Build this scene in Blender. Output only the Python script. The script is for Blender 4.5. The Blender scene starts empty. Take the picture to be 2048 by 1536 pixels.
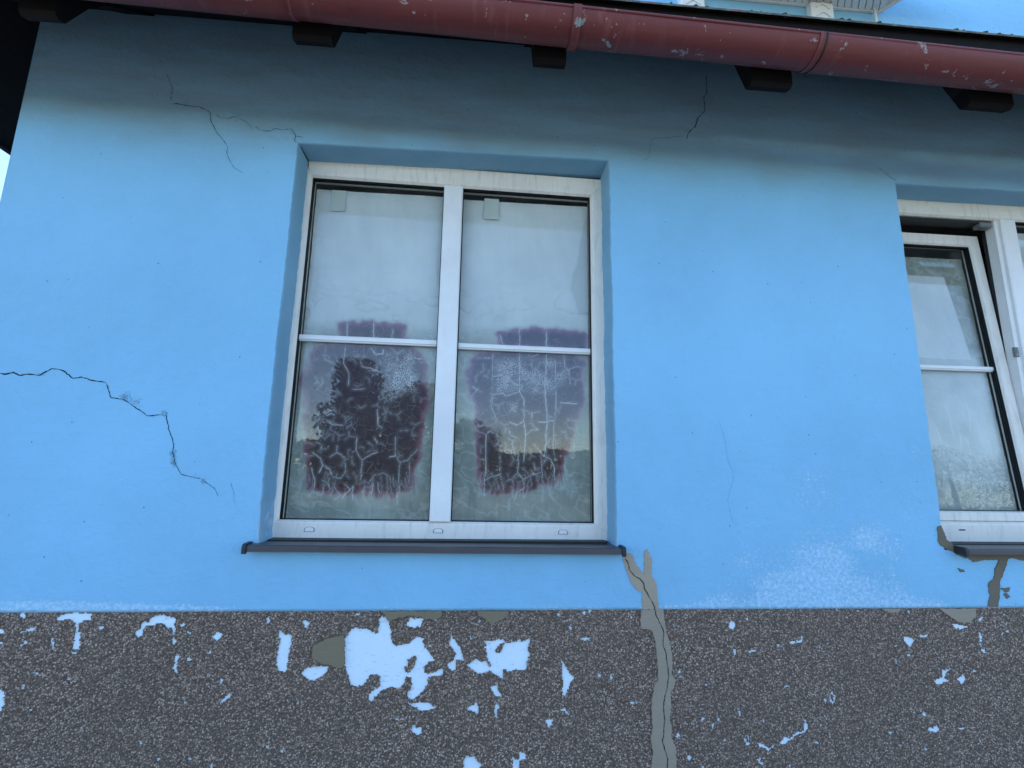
import bpy, bmesh, math, random
import numpy as np
from mathutils import Matrix, Vector

# ------------------------------------------------------------------ camera, sky, sun, exposure
SC = bpy.context.scene
COL = SC.collection
cam_data = bpy.data.cameras.new('camera')
cam = bpy.data.objects.new('camera', cam_data)
COL.objects.link(cam)
cam_data.sensor_width = 36.0
cam_data.lens = 16.8748
cam_data.clip_start = 0.02
cam_data.clip_end = 600
CX = Vector((0.9968, -0.0787, 0.0166)); CF = Vector((0.0746, 0.9816, 0.1759)).normalized()
CX = (CX - CF * CX.dot(CF)).normalized(); CU = CX.cross(CF)
m3 = Matrix((CX, CU, -CF)).transposed()
cam.matrix_world = Matrix.Translation((0.6485, -1.6227, 1.6)) @ m3.to_4x4()
SC.camera = cam

SUN_EL, SUN_AZ = 48.0, 130.0          # degrees; azimuth from the facade's normal (-Y) towards +X
world = bpy.data.worlds.new('World'); SC.world = world; world.use_nodes = True
wn = world.node_tree.nodes; wl = world.node_tree.links
bg = wn['Background']
sky = wn.new('ShaderNodeTexSky'); sky.sky_type = 'NISHITA'; sky.sun_disc = False
sky.sun_elevation = math.radians(SUN_EL); sky.sun_rotation = math.radians(180 - SUN_AZ)
sky.air_density = 1.0; sky.dust_density = 0.1; sky.ozone_density = 3.5
wl.new(sky.outputs[0], bg.inputs[0]); bg.inputs[1].default_value = 0.15
sun_data = bpy.data.lights.new('sun', 'SUN'); sun = bpy.data.objects.new('sun', sun_data); COL.objects.link(sun)
sun_data.energy = 3.0; sun_data.angle = math.radians(0.5); sun_data.color = (1.0, 0.965, 0.90)
_e, _a = math.radians(SUN_EL), math.radians(SUN_AZ)
sd = Vector((math.sin(_a) * math.cos(_e), -math.cos(_a) * math.cos(_e), math.sin(_e)))
sun.rotation_euler = sd.to_track_quat('Z', 'Y').to_euler()
sun.location = sd * 40
SC.view_settings.view_transform = 'Standard'
try: SC.view_settings.look = 'None'
except Exception: pass
SC.view_settings.gamma = 1.0; SC.view_settings.use_curve_mapping = False
SC.view_settings.exposure = 1.85
SC.cycles.max_bounces = 8; SC.cycles.transparent_max_bounces = 12
SC.cycles.caustics_reflective = False; SC.cycles.caustics_refractive = False

RNG = np.random.default_rng(7); random.seed(7)
# ------------------------------------------------------------------ outlines surveyed on the facade (x, z in metres)
CRACKS = [([(-.8796,1.8761),(-.8636,1.8754),(-.8446,1.8731),(-.8246,1.8796),(-.8042,1.8704),(-.7758,1.8754),(-.7433,1.8735),(-.7124,1.8962),(-.679,1.8902),(-.6425,1.8662),(-.619,1.8716),(-.5763,1.8594),(-.5434,1.8575),(-.5344,1.842),(-.5192,1.8074),(-.4804,1.8027),(-.4503,1.7831),(-.4174,1.7637),(-.3992,1.7509),(-.3697,1.7551),(-.3422,1.7541),(-.3367,1.734),(-.3273,1.7055),(-.308,1.6631),(-.3073,1.6376),(-.2977,1.6068),(-.2737,1.5681),(-.2375,1.5603),(-.2128,1.5579),(-.186,1.5388),(-.1653,1.5252),(-.1526,1.5005)],3.3,1.3),([(-.1186,1.5454),(-.1066,1.5122),(-.0978,1.4737)],.9,.7),([(-.512,3.0011),(-.4965,2.9713),(-.4848,2.9447),(-.4844,2.9138),(-.4816,2.8935)],1.1,2),([(-.4772,2.882),(-.4559,2.8828),(-.4325,2.8789),(-.3833,2.8762),(-.362,2.8677),(-.3418,2.8558),(-.338,2.8476),(-.3383,2.834),(-.3347,2.8208),(-.3223,2.8015),(-.3128,2.7821),(-.2912,2.757),(-.271,2.7319),(-.2656,2.7223),(-.2658,2.6991),(-.2489,2.6641),(-.2386,2.6485),(-.2198,2.6335),(-.2018,2.6249)],2.4,.9),([(-.3227,2.8522),(-.3066,2.8383),(-.2804,2.837),(-.2582,2.8456),(-.2406,2.8436),(-.2159,2.8303),(-.2014,2.8178),(-.1913,2.8051),(-.1834,2.7989)],1.6,1.8),([(-.1792,2.8145),(-.1677,2.8019),(-.1482,2.7966),(-.1279,2.7972),(-.1058,2.8101),(-.082,2.8062),(-.0532,2.8125),(-.0435,2.8031),(-.0345,2.7851),(-.0371,2.7663),(-.0262,2.7587)],1.8,2.2),([(-.0345,2.7851),(-.0182,2.784),(-.0042,2.7756)],1.6,1.2),([(1.5363,3.1805),(1.5347,3.1018),(1.519,3.0732),(1.5227,3.0387),(1.52,3.0154),(1.4877,2.9745),(1.4791,2.9435),(1.4499,2.9148),(1.4414,2.8842)],2.2,2.6),([(1.4284,2.8944),(1.3524,2.8849),(1.3009,2.8757),(1.2928,2.8396),(1.2809,2.7873),(1.2535,2.7744)],1.1,.8),([(1.5026,1.7846),(1.5219,1.7149),(1.5265,1.6459),(1.5465,1.5951),(1.5177,1.5106),(1.5318,1.4282)],.4,.35),([(2.2268,2.8175),(2.265,2.7826),(2.2987,2.7629)],1.5,2)]
MORTAR_CRACK = [(1.1515,1.3212),(1.164,1.3043),(1.1661,1.285),(1.1812,1.2681),(1.2016,1.2561),(1.2141,1.2418),(1.2151,1.225),(1.226,1.2107),(1.2332,1.1965),(1.2478,1.1704),(1.252,1.1445),(1.2664,1.1163),(1.2757,1.093),(1.2706,1.0561),(1.2808,1.0284),(1.2822,1.0011),(1.2872,.9648),(1.2821,.9379),(1.2734,.9112),(1.2645,.8759),(1.2681,.8407),(1.2642,.8059),(1.258,.7758),(1.2669,.7498),(1.2734,.7282),(1.2698,.7007)]
MORTAR = [([(1.148,1.3357),(1.1564,1.3381),(1.173,1.3358),(1.1831,1.3236),(1.1853,1.309),(1.2028,1.2848),(1.2189,1.267),(1.2214,1.3433),(1.23,1.3482),(1.2385,1.336),(1.2455,1.3116),(1.2411,1.2631),(1.2537,1.2487),(1.258,1.2247),(1.2595,1.1961),(1.2659,1.1606),(1.2092,1.1609),(1.2076,1.1915),(1.2109,1.2129),(1.1956,1.2177),(1.1831,1.232),(1.173,1.2416),(1.1658,1.2631),(1.1538,1.2968),(1.1466,1.3235)],0),([(1.2041,1.1604),(1.2788,1.1601),(1.278,1.1394),(1.2842,1.1019),(1.2883,1.0787),(1.2972,1.0463),(1.3006,1.005),(1.2964,.9688),(1.3108,.9505),(1.3023,.9282),(1.2891,.915),(1.2926,.8794),(1.2863,.8486),(1.2896,.8092),(1.2884,.7832),(1.2999,.7614),(1.3016,.6887),(1.2185,.691),(1.2278,.7459),(1.2221,.7933),(1.2302,.8148),(1.2273,.8717),(1.2337,.9114),(1.2395,.9336),(1.2528,.9514),(1.2521,1.0011),(1.2508,1.033),(1.2469,1.0652),(1.2402,1.093),(1.2278,1.1024),(1.1998,1.1049)],1),([(2.2765,1.4293),(2.2904,1.4322),(2.3021,1.3884),(2.3341,1.3586),(2.7513,1.3572),(2.7427,1.3153),(2.681,1.3217),(2.5836,1.316),(2.5378,1.324),(2.5249,1.3212),(2.5107,1.2941),(2.4967,1.2672),(2.4806,1.2458),(2.4713,1.1927),(2.4603,1.1648),(2.4209,1.165),(2.4357,1.1981),(2.4351,1.2298),(2.4404,1.2431),(2.4606,1.2538),(2.4688,1.2833),(2.4904,1.3184),(2.4564,1.3183),(2.4252,1.3156),(2.3936,1.3101),(2.3801,1.3208),(2.3478,1.3288),(2.3141,1.3477),(2.28,1.3638),(2.2707,1.3828)],2),([(2.3326,1.2912),(2.35,1.2858),(2.3548,1.2778),(2.3394,1.2767)],2),([(2.4799,1.2244),(2.5141,1.2271),(2.5086,1.2138),(2.4959,1.2111)],2),([(2.4886,1.2043),(2.5016,1.2085),(2.5114,1.1952),(2.4982,1.19)],2),([(2.0312,1.1605),(2.1073,1.1601),(2.0942,1.1499),(2.0646,1.1475),(2.0419,1.1527)],1),([(2.2402,1.1595),(2.3747,1.1589),(2.3708,1.1355),(2.3498,1.1175),(2.3251,1.1125),(2.2966,1.1204),(2.2641,1.1413)],1),([(.1767,1.0606),(.1925,1.0724),(.2252,1.0842),(.2669,1.0919),(.2706,1.0717),(.2706,1.0437),(.2745,1.0198),(.2698,1),(.253,1.0003),(.2314,1.0084),(.1972,1.0167),(.1795,1.0288)],3),([(.3779,1.1605),(.4736,1.16),(.5636,1.1596),(.5641,1.1471),(.5493,1.1348),(.5053,1.1371),(.5029,1.1433),(.4699,1.1476),(.4267,1.1417),(.4098,1.1335),(.404,1.1233),(.392,1.1419)],3),([(.6722,1.159),(.773,1.1586),(.771,1.1439),(.7444,1.1315),(.7223,1.1191),(.6996,1.1359),(.6793,1.1444)],3)]
PEEL = [[(.2683,1.0775),(.282,1.0936),(.2978,1.1118),(.3282,1.1075),(.3567,1.0991),(.3659,1.0909),(.3717,1.101),(.3715,1.1379),(.3797,1.1461),(.3955,1.1357),(.4056,1.113),(.4095,1.0844),(.4171,1.064),(.4263,1.0558),(.4562,1.0616),(.4732,1.0675),(.477,1.0777),(.4941,1.0837),(.5054,1.0774),(.5108,1.0549),(.5291,1.0365),(.5431,1.0161),(.5238,1.0103),(.5115,.9963),(.5145,.9783),(.534,.978),(.5639,.9876),(.5746,.9895),(.571,.9735),(.5429,.9719),(.5259,.9661),(.5268,.9462),(.5065,.9228),(.4859,.9074),(.473,.9096),(.4682,.9195),(.4802,.9351),(.4785,.9668),(.4632,.973),(.4537,.9513),(.4415,.9396),(.42,.9439),(.3951,.9344),(.3788,.9249),(.3633,.9037),(.3544,.9116),(.3595,.9291),(.386,.9444),(.3842,.9721),(.371,.9802),(.3542,.9765),(.3347,.9531),(.3183,.9455),(.297,.9497),(.2889,.9734),(.276,1.0053)],[(.0693,1.1074),(.0758,1.1053),(.0917,1.0931),(.1088,1.0889),(.1075,1.0589),(.106,1.0311),(.1041,1.0074),(.1016,.9898),(.0803,.9959),(.073,1.0078),(.0753,1.0473),(.0758,1.0632),(.0794,1.0692),(.0734,1.0872)],[(.1479,.9833),(.1631,.9988),(.1921,1.0024),(.2257,1.002),(.2224,.9901),(.207,.9746),(.187,.9651),(.1658,.9693)],[(.4574,1.1189),(.4649,1.1415),(.4784,1.1352),(.5068,1.1371),(.4971,1.1124),(.4752,1.1126)],[(.5945,1.0952),(.5995,1.0787),(.6088,1.0663),(.6248,1.0497),(.6348,1.015),(.615,1.0173),(.6065,1.0093),(.6116,.991),(.6031,.9851),(.5874,.9974),(.5934,1.0094),(.6062,1.0174),(.6122,1.0335),(.6052,1.0458),(.5913,1.0623)],[(.7015,1.0695),(.7282,1.0693),(.7549,1.0752),(.7617,1.0669),(.7463,1.0588),(.7332,1.0445),(.7335,1.0322),(.7512,1.0361),(.7642,1.0524),(.764,1.0648),(.7775,1.0606),(.8087,1.0727),(.8133,1.0644),(.8401,1.0766),(.8359,1.0517),(.8384,1.027),(.8277,.9862),(.7921,.9867),(.7745,.9788),(.7676,.991),(.7545,.9851),(.7571,.9629),(.7348,.9753),(.717,.9836),(.682,.976),(.6641,.9883),(.6462,1.0007),(.6678,1.0126),(.6764,1.0186),(.6855,1.0083),(.7075,1.0121),(.7146,.9917),(.7233,.9957),(.7093,1.0284),(.7063,1.0571)],[(.4738,.8959),(.5078,.8972),(.5336,.8929),(.5576,.8826),(.5344,.8772),(.5131,.8756),(.4913,.8858)],[(.4862,.822),(.4918,.8353),(.5115,.8234),(.5162,.8137),(.5016,.8101)],[(.7247,.9392),(.74,.943),(.7447,.9269),(.7582,.9107),(.7407,.911),(.7272,.9252)],[(.6523,.8809),(.6717,.8845),(.6778,.8982),(.6838,.8843),(.6833,.8587),(.6721,.8727),(.6548,.873)],[(.737,.8794),(.7411,.8912),(.7492,.8811),(.7415,.8734),(.7411,.8517),(.7376,.8557)],[(.8931,.8428),(.9174,.8423),(.9042,.817)],[(.6444,.7343),(.6545,.7492),(.6759,.7468),(.687,.7332),(.6979,.7234),(.6815,.703),(.6518,.7038)],[(.7896,.7421),(.7983,.738),(.8048,.734),(.8134,.7357),(.8153,.753),(.8283,.7526),(.8328,.7372),(.8134,.7338),(.8096,.6996),(.7924,.7),(.7962,.7304)],[(.1388,1.1291),(.1469,1.1331),(.1558,1.129),(.1551,1.1128),(.1445,1.1129),(.1436,1.123)],[(-.5715,1.1424),(-.5598,1.1518),(-.5187,1.1573),(-.4764,1.1571),(-.4756,1.1399),(-.4922,1.1362),(-.5066,1.1306),(-.5054,1.1116),(-.4978,1.1003),(-.4945,1.0571),(-.5119,1.0592),(-.5125,1.0853),(-.513,1.1117),(-.5184,1.1326),(-.5353,1.1421),(-.5613,1.1385)],[(-.6784,1.1581),(-.6595,1.158),(-.659,1.1448),(-.6659,1.141)],[(-.3273,1.1313),(-.3097,1.1312),(-.3038,1.1446),(-.2755,1.1522),(-.2371,1.1442),(-.2306,1.0962),(-.2353,1.0962),(-.2393,1.1173),(-.2526,1.1136),(-.2614,1.1213),(-.2703,1.129),(-.2972,1.1254),(-.3145,1.1236),(-.3262,1.1103),(-.326,1.0951),(-.3326,1.0875),(-.3437,1.0971),(-.3412,1.1066),(-.3307,1.1141)],[(-.2381,1.0791),(-.2316,1.0886),(-.2242,1.0771),(-.2307,1.0677)],[(-.2211,1.0392),(-.215,1.0373),(-.2067,1.0334),(-.2135,1.026),(-.2129,1.0072),(-.209,.9922),(-.2236,.9999),(-.2217,1.0148)],[(-.7159,.9629),(-.6922,.9535),(-.678,.9461),(-.6786,.93),(-.6722,.9156),(-.6769,.9015),(-.681,.8945),(-.7022,.8913)],[(-.1213,1.0876),(-.1053,1.1029),(-.0962,1.0932),(-.1043,1.0779)],[(-.0823,.9756),(-.0755,.968),(-.0803,.9588),(-.0864,.9607)],[(-.0714,.916),(-.052,.9342),(-.0527,.9231),(-.0668,.9104),(-.0761,.9069)],[(-.652,1.0754),(-.6484,1.0865),(-.6411,1.0772),(-.6581,1.0681),(-.6622,1.0699)],[(-.5763,1.0822),(-.5738,1.0896),(-.5668,1.0709),(-.568,1.056)],[(-.7378,1.1152),(-.7229,1.1151),(-.7094,1.1132),(-.7111,1.102),(-.7204,1.102),(-.7357,1.104)],[(-.5157,1.048),(-.5088,1.0517),(-.4986,1.0471),(-.5077,1.045)],[(.029,1.1388),(.0365,1.1446),(.0415,1.1348),(.0362,1.1271)],[(-.665,1.1053),(-.6476,1.1127),(-.6247,1.1219),(-.6272,1.1144),(-.6447,1.1071)],[(-.6097,.9958),(-.5908,.9944),(-.5994,.9902)],[(1.4987,1.109),(1.5073,1.1248),(1.5194,1.1156),(1.5161,1.1043),(1.5104,1.0953)],[(2.1045,1.0699),(2.1204,1.0698),(2.1331,1.0651),(2.1428,1.058),(2.1335,1.0489),(2.124,1.0374),(2.1173,1.0467),(2.1052,1.0561)],[(2.285,1.1083),(2.3067,1.1081),(2.3437,1.1008),(2.315,1.0916),(2.2944,1.0988)],[(2.1994,.934),(2.2219,.9427),(2.226,.9699),(2.2356,.9629),(2.261,.9717),(2.2396,.9538),(2.2345,.938),(2.2497,.9332),(2.2195,.9269),(2.2033,.9249),(2.1941,.9341)],[(2.2793,.9351),(2.3032,.9506),(2.3064,.937),(2.2932,.9213)],[(2.3816,1.0817),(2.3905,1.0699),(2.3916,1.0278),(2.3951,1.0162),(2.3838,1.014),(2.3773,1.0559)],[(1.8234,.8997),(1.8343,.9061),(1.8454,.8905),(1.8352,.8666),(1.8262,.8777)],[(1.726,.7974),(1.7346,.8359),(1.7381,.8143),(1.7441,.8142),(1.7318,.7909),(1.6884,.7791),(1.6876,.7706),(1.6726,.7688),(1.6616,.7564),(1.6423,.7611),(1.6585,.7776),(1.6779,.7729),(1.6941,.7875),(1.7246,.7932)],[(1.5685,.7606),(1.5928,.7571),(1.6043,.7485),(1.6271,.7563),(1.606,.7388),(1.592,.7475)],[(1.526,.7806),(1.533,.7762),(1.537,.7635),(1.5441,.7612),(1.5341,.7572),(1.5277,.77)],[(1.5652,.7168),(1.5754,.7228),(1.577,.7123),(1.5859,.7017),(1.574,.7041)],[(1.7034,1.0574),(1.7449,1.0625),(1.741,1.0753),(1.7491,1.0798),(1.7443,1.0562),(1.7131,1.0519)],[(1.6566,1.0488),(1.6668,1.0488),(1.6611,1.042)],[(2.1559,.7993),(2.1731,.7923),(2.1828,.8053),(2.1929,.7854),(2.1712,.7793),(2.1517,.7884)],[(2.0116,.7827),(2.0325,.7858),(2.0212,.7773)],[(2.1307,.7326),(2.1438,.7344),(2.1375,.726)],[(2.38,1.1218),(2.4095,1.1335),(2.3898,1.1147)],[(2.1105,1.0169),(2.1188,1.0191),(2.1202,1.01),(2.1119,1.0078)],[(2.1613,1.075),(2.1934,1.0748),(2.1926,1.0692),(2.1633,1.0708)],[(1.509,1.0368),(1.5167,1.039),(1.5156,1.0234),(1.5078,1.019)],[(1.5146,.8638),(1.5196,.8637),(1.5179,.8401),(1.5145,.8402)],[(1.5614,1.0309),(1.5845,1.0352),(1.5841,1.0307),(1.5612,1.0274)],[(2.2565,.7906),(2.2827,.79),(2.2661,.7851)],[(.944,1.0113),(.9514,.9999),(.9661,.9795),(.971,.9661),(.9833,.9637),(.9709,.9438),(.9536,.9109),(.9463,.9132),(.9488,.9397),(.9463,.9664),(.9489,.9887)],[(.9389,.8717),(.9559,.8714),(.9656,.856),(.951,.865)],[(1.0105,1.0719),(1.0191,1.0797),(1.0356,1.0717),(1.019,1.0705)],[(.9667,1.1114),(.9792,1.109),(.9716,1.0998)]]
PEEL_HOLE = [[(.465,1.019),(.4796,1.0289),(.4927,1.0268),(.4855,.9987),(.4714,.9809),(.4561,.985),(.4553,.9991),(.4638,1.0009)],[(.3569,1.097),(.3675,1.0986),(.3647,1.0896)],[(2.3843,1.0652),(2.3892,1.0652),(2.3883,1.0278),(2.3829,1.0279)],[(1.8298,.8974),(1.8351,.8995),(1.8388,.8863),(1.8336,.8754),(1.8292,.882)]]
FILM_L = {'dark':[[(.0726,2.0297),(.1486,2.0471),(.3161,2.0504),(.401,2.0477),(.4433,1.9962),(.4583,1.921),(.4588,1.8521),(.459,1.7898),(.4463,1.7112),(.4436,1.6561),(.4252,1.5905),(.4179,1.526),(.3488,1.5144),(.268,1.5292),(.1894,1.5176),(.0941,1.5268),(.0748,1.5688),(.0572,1.6486),(.0499,1.7299),(.04,1.8403),(.0286,1.9076),(.0393,1.9707),(.0626,2.0177)],[(.1509,2.1267),(.215,2.1322),(.3727,2.1243),(.3755,2.073),(.1499,2.07)]],'lines':[[(.0886,2.0361),(.0897,1.9897),(.121,1.9764)],[(.1603,2.0388),(.1597,1.9748),(.182,1.9352),(.1822,1.8953)],[(.2553,2.0364),(.2735,2.0136),(.2985,2.0175),(.3004,2.0322)],[(.3281,2.0391),(.3517,2.0194),(.3533,1.9931)],[(.3517,2.0194),(.3734,2.0349)],[(.396,2.0357),(.4088,2.0067),(.4487,2.0022)],[(.1999,1.8787),(.2408,1.8828)],[(.1151,1.781),(.1306,1.7898),(.1418,1.7845)],[(.0884,1.7472),(.0939,1.7145),(.1166,1.6986),(.1313,1.7153)],[(.125,1.7592),(.1393,1.7485),(.1718,1.7465)],[(.0856,1.687),(.1078,1.6766),(.1047,1.6495)],[(.1379,1.634),(.1605,1.6506),(.1912,1.6323)],[(.1605,1.6506),(.1588,1.6723)],[(.2287,1.7065),(.2269,1.6573),(.2506,1.6253),(.2502,1.5555)],[(.2506,1.6253),(.2813,1.6475),(.3025,1.6534)],[(.2163,1.6544),(.2269,1.6573)],[(.3642,1.7095),(.365,1.6491),(.383,1.6195),(.3863,1.5149)],[(.3467,1.6379),(.3655,1.6409)],[(.383,1.6195),(.4124,1.6282),(.4431,1.667)],[(.2925,1.808),(.2988,1.7523),(.3131,1.7415)],[(.3793,1.7319),(.4066,1.7353)],[(.0783,1.649),(.1065,1.628),(.1136,1.6067),(.1414,1.5911),(.1484,1.5699)],[(.1136,1.6067),(.1053,1.5799)],[(.4181,1.6229),(.4194,1.5473)],[(.1541,1.5647),(.1809,1.5598),(.1951,1.5813),(.1927,1.6134)],[(.2775,1.5453),(.297,1.5723),(.3287,1.5808),(.351,1.5678),(.3576,1.5464)],[(.2997,1.7801),(.2981,1.7634)],[(.2267,1.9655),(.2661,1.9582),(.289,1.9474)],[(.1181,1.5536),(.1347,1.5432),(.1583,1.5119)],[(.1914,1.4913),(.2252,1.5339),(.2287,1.4865)],[(.2509,1.4711),(.2214,1.5127),(.1984,1.5388)],[(.2938,1.5402),(.2906,1.5084)],[(.3095,1.5458),(.3169,1.514)],[(.3809,1.5148),(.3834,1.4726)],[(.0777,1.5954),(.0923,1.5479),(.0903,1.511)],[(.1299,1.5379),(.1173,1.5009),(.0846,1.5162)],[(.1623,1.5278),(.1854,1.5018),(.1656,1.4858)],[(.2582,2.1311),(.2609,2.0743)],[(.3299,2.1111),(.3294,2.0741)],[(.1616,2.1271),(.1628,2.0762)]],'fine':[[(.2836,2.0316),(.4243,2.0367),(.4387,1.8629),(.3388,1.8601),(.3121,1.9337)]]}
FILM_R = {'dark':[[(.6521,2.0156),(.712,2.032),(.8949,2.0385),(1.0184,2.0347),(1.0493,2.0138),(1.0451,1.8959),(1.0355,1.8407),(1.0109,1.7919),(.9984,1.7083),(.9743,1.655),(.9505,1.5679),(.8976,1.5614),(.8395,1.5322),(.7699,1.5312),(.7123,1.5248),(.6774,1.5412),(.6694,1.6206),(.6719,1.7364),(.6634,1.8307),(.6387,1.8659),(.6359,1.9567)],[(.7407,2.1095),(.8079,2.1248),(.913,2.1258),(1.0502,2.1248),(1.0591,2.0678),(.7477,2.0657)]],'lines':[[(.709,2.03),(.708,1.9468),(.7108,1.88),(.7078,1.8319),(.7235,1.7907),(.7298,1.773)],[(.809,2.1312),(.8104,2.0336),(.8112,1.889),(.8296,1.8593),(.8307,1.7755),(.8371,1.7342),(.8348,1.6814),(.8295,1.6291)],[(.913,2.1226),(.9136,1.9657),(.9065,1.9224),(.911,1.8616),(.9173,1.7895),(.9146,1.7301),(.9101,1.6654),(.906,1.6537),(.9327,1.6368),(.9434,1.6138),(.9446,1.5678)],[(.9472,2.0166),(.9492,1.8931),(.9522,1.8264),(.9414,1.7782),(.9415,1.7425),(.9385,1.6894),(.9475,1.6371)],[(.9812,2.0397),(.9842,1.9929),(.9995,1.9747),(1.0054,1.9254)],[(.9995,1.9809),(1.0305,1.9944),(1.0491,1.9919)],[(.7127,1.8741),(.7514,1.8812),(.7635,1.8725),(.7933,1.8824),(.8082,1.8889)],[(.7111,1.9438),(.7439,1.951),(.7683,1.9395),(.7927,1.9189),(.8109,1.9133)],[(.6484,1.7417),(.6898,1.7251),(.7042,1.7371),(.7308,1.7289),(.7373,1.7027),(.7259,1.6851)],[(.6898,1.7251),(.6918,1.6497),(.6934,1.5867),(.6884,1.5583),(.6898,1.5077)],[(.7441,1.6564),(.7456,1.5876),(.7583,1.5311)],[(.6912,1.5612),(.7111,1.5728),(.7457,1.5819)],[(.8116,1.6519),(.8096,1.5886),(.8303,1.5661),(.8623,1.5837),(.8916,1.5928)],[(.8096,1.5886),(.7809,1.5625)],[(.8303,1.5661),(.8336,1.5321),(.8077,1.5205),(.7994,1.4922)],[(.8307,1.5321),(.8341,1.4983)],[(.8701,1.6938),(.8911,1.668),(.8972,1.6361),(.9006,1.5557)],[(.8911,1.668),(.906,1.6508)],[(.8372,1.7283),(.8608,1.7466),(.8846,1.7501),(.8606,1.7643)],[(.7772,1.7742),(.8011,1.7629),(.8247,1.7753)],[(.8458,2.0349),(.8583,2.0073),(.862,1.9394)],[(.8582,2.0259),(.8826,2.0362)],[(.8844,1.7768),(.9144,1.7775),(.9384,1.7841)],[(.7747,1.7446),(.781,1.7271),(.8048,1.7159)],[(.7874,1.6921),(.7998,1.6517)],[(.6522,2.0125),(.7064,2.0144)],[(.7347,2.1061),(.7445,2.0719)],[(.6376,1.902),(.6558,1.8905)],[(.8349,1.9202),(.8592,1.9179),(.8773,1.9276)],[(.9686,1.8511),(1.0295,1.8497)],[(.8603,1.7941),(.8601,1.812),(.8901,1.8158)],[(.9862,1.6436),(.9831,1.6087),(1.0038,1.5802)]],'fine':[[(.7124,2.0146),(.8032,2.024),(.9936,2.0307),(1.0116,1.9379),(.9443,1.8686),(.8113,1.883),(.7157,1.8742)],[(.7578,1.8573),(.8116,1.8588),(.8125,1.7988),(.7649,1.7976)]]}
# ------------------------------------------------------------------ helpers
def tag(o, label=None, cat=None, group=None, kind=None):
    if label: o['label'] = label
    if cat: o['category'] = cat
    if group: o['group'] = group
    if kind: o['kind'] = kind
    return o

def obj(name, verts, faces, mats, parent=None, smooth=False, midx=None):
    me = bpy.data.meshes.new(name)
    me.from_pydata([tuple(map(float, v)) for v in verts], [], [tuple(map(int, f)) for f in faces])
    for m in (mats if isinstance(mats, (list, tuple)) else [mats]): me.materials.append(m)
    if midx is not None: me.polygons.foreach_set('material_index', midx)
    if smooth: me.polygons.foreach_set('use_smooth', [True] * len(me.polygons))
    me.update()
    o = bpy.data.objects.new(name, me); COL.objects.link(o)
    if parent: o.parent = parent
    return o

def empty(name, loc=(0, 0, 0), parent=None):
    o = bpy.data.objects.new(name, None); COL.objects.link(o); o.location = loc; o.empty_display_size = .1
    if parent: o.parent = parent
    return o

class MB:
    def __init__(s): s.v = []; s.f = []; s.m = []
    def add(s, v, f, mi=0):
        b = len(s.v); s.v += [tuple(p) for p in v]; s.f += [tuple(i + b for i in q) for q in f]; s.m += [mi] * len(f); return s
    def box(s, x0, x1, y0, y1, z0, z1, mi=0):
        v = [(x, y, z) for z in (z0, z1) for y in (y0, y1) for x in (x0, x1)]
        return s.add(v, [(0, 1, 5, 4), (1, 3, 7, 5), (3, 2, 6, 7), (2, 0, 4, 6), (4, 5, 7, 6), (2, 3, 1, 0)], mi)
    def bbox(s, x0, x1, y0, y1, z0, z1, c=.004, mi=0):
        """box whose four front (low y) edges are chamfered"""
        v = [(x0, y1, z0), (x1, y1, z0), (x1, y1, z1), (x0, y1, z1), (x0, y0 + c, z0), (x1, y0 + c, z0), (x1, y0 + c, z1), (x0, y0 + c, z1),
             (x0 + c, y0, z0 + c), (x1 - c, y0, z0 + c), (x1 - c, y0, z1 - c), (x0 + c, y0, z1 - c)]
        f = [(3, 2, 1, 0)]
        for a, b in ((0, 4), (4, 8)):
            for i in range(4): f.append((a + i, a + (i + 1) % 4, b + (i + 1) % 4, b + i))
        f.append((8, 9, 10, 11))
        return s.add(v, f, mi)
    def prism(s, pts, fn, d0, d1, mi=0):
        """polygon pts mapped by fn(p, d) at depths d0 and d1"""
        n = len(pts); v = [fn(p, d0) for p in pts] + [fn(p, d1) for p in pts]
        f = [tuple(range(n)), tuple(range(2 * n - 1, n - 1, -1))] + [(i, i + n, (i + 1) % n + n, (i + 1) % n) for i in range(n)]
        return s.add(v, f, mi)
    def ring(s, x0, x1, z0, z1, t, y0, y1, mi=0):
        """a flat picture-frame ring lining the inside of a rectangle"""
        v = []
        for y in (y0, y1):
            v += [(x0, y, z0), (x1, y, z0), (x1, y, z1), (x0, y, z1), (x0 + t, y, z0 + t), (x1 - t, y, z0 + t), (x1 - t, y, z1 - t), (x0 + t, y, z1 - t)]
        f = []
        for i in range(4):
            j = (i + 1) % 4
            f += [(i, j, j + 4, i + 4), (i + 8, i + 12, j + 12, j + 8), (i + 4, j + 4, j + 12, i + 12), (i, i + 8, j + 8, j)]
        return s.add(v, f, mi)
    def tube(s, pts, r, n=8, mi=0):
        pts = [Vector(p) for p in pts]; rr = r if isinstance(r, (list, tuple)) else [r] * len(pts)
        v = []; f = []
        for i, p in enumerate(pts):
            d = (pts[min(i + 1, len(pts) - 1)] - pts[max(i - 1, 0)]).normalized()
            a = d.orthogonal().normalized() if i == 0 else (a - d * a.dot(d)).normalized()
            b = d.cross(a)
            for k in range(n):
                t = 2 * math.pi * k / n; v.append(p + (a * math.cos(t) + b * math.sin(t)) * rr[i])
        for i in range(len(pts) - 1):
            for k in range(n):
                f.append((i * n + k, i * n + (k + 1) % n, (i + 1) * n + (k + 1) % n, (i + 1) * n + k))
        f += [tuple(range(n - 1, -1, -1)), tuple(range((len(pts) - 1) * n, len(pts) * n))]
        return s.add(v, f, mi)
    def map(s, fn): s.v = [fn(p) for p in s.v]; return s
    def build(s, name, mats, parent=None, smooth=False): return obj(name, s.v, s.f, mats, parent, smooth, s.m)

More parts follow.
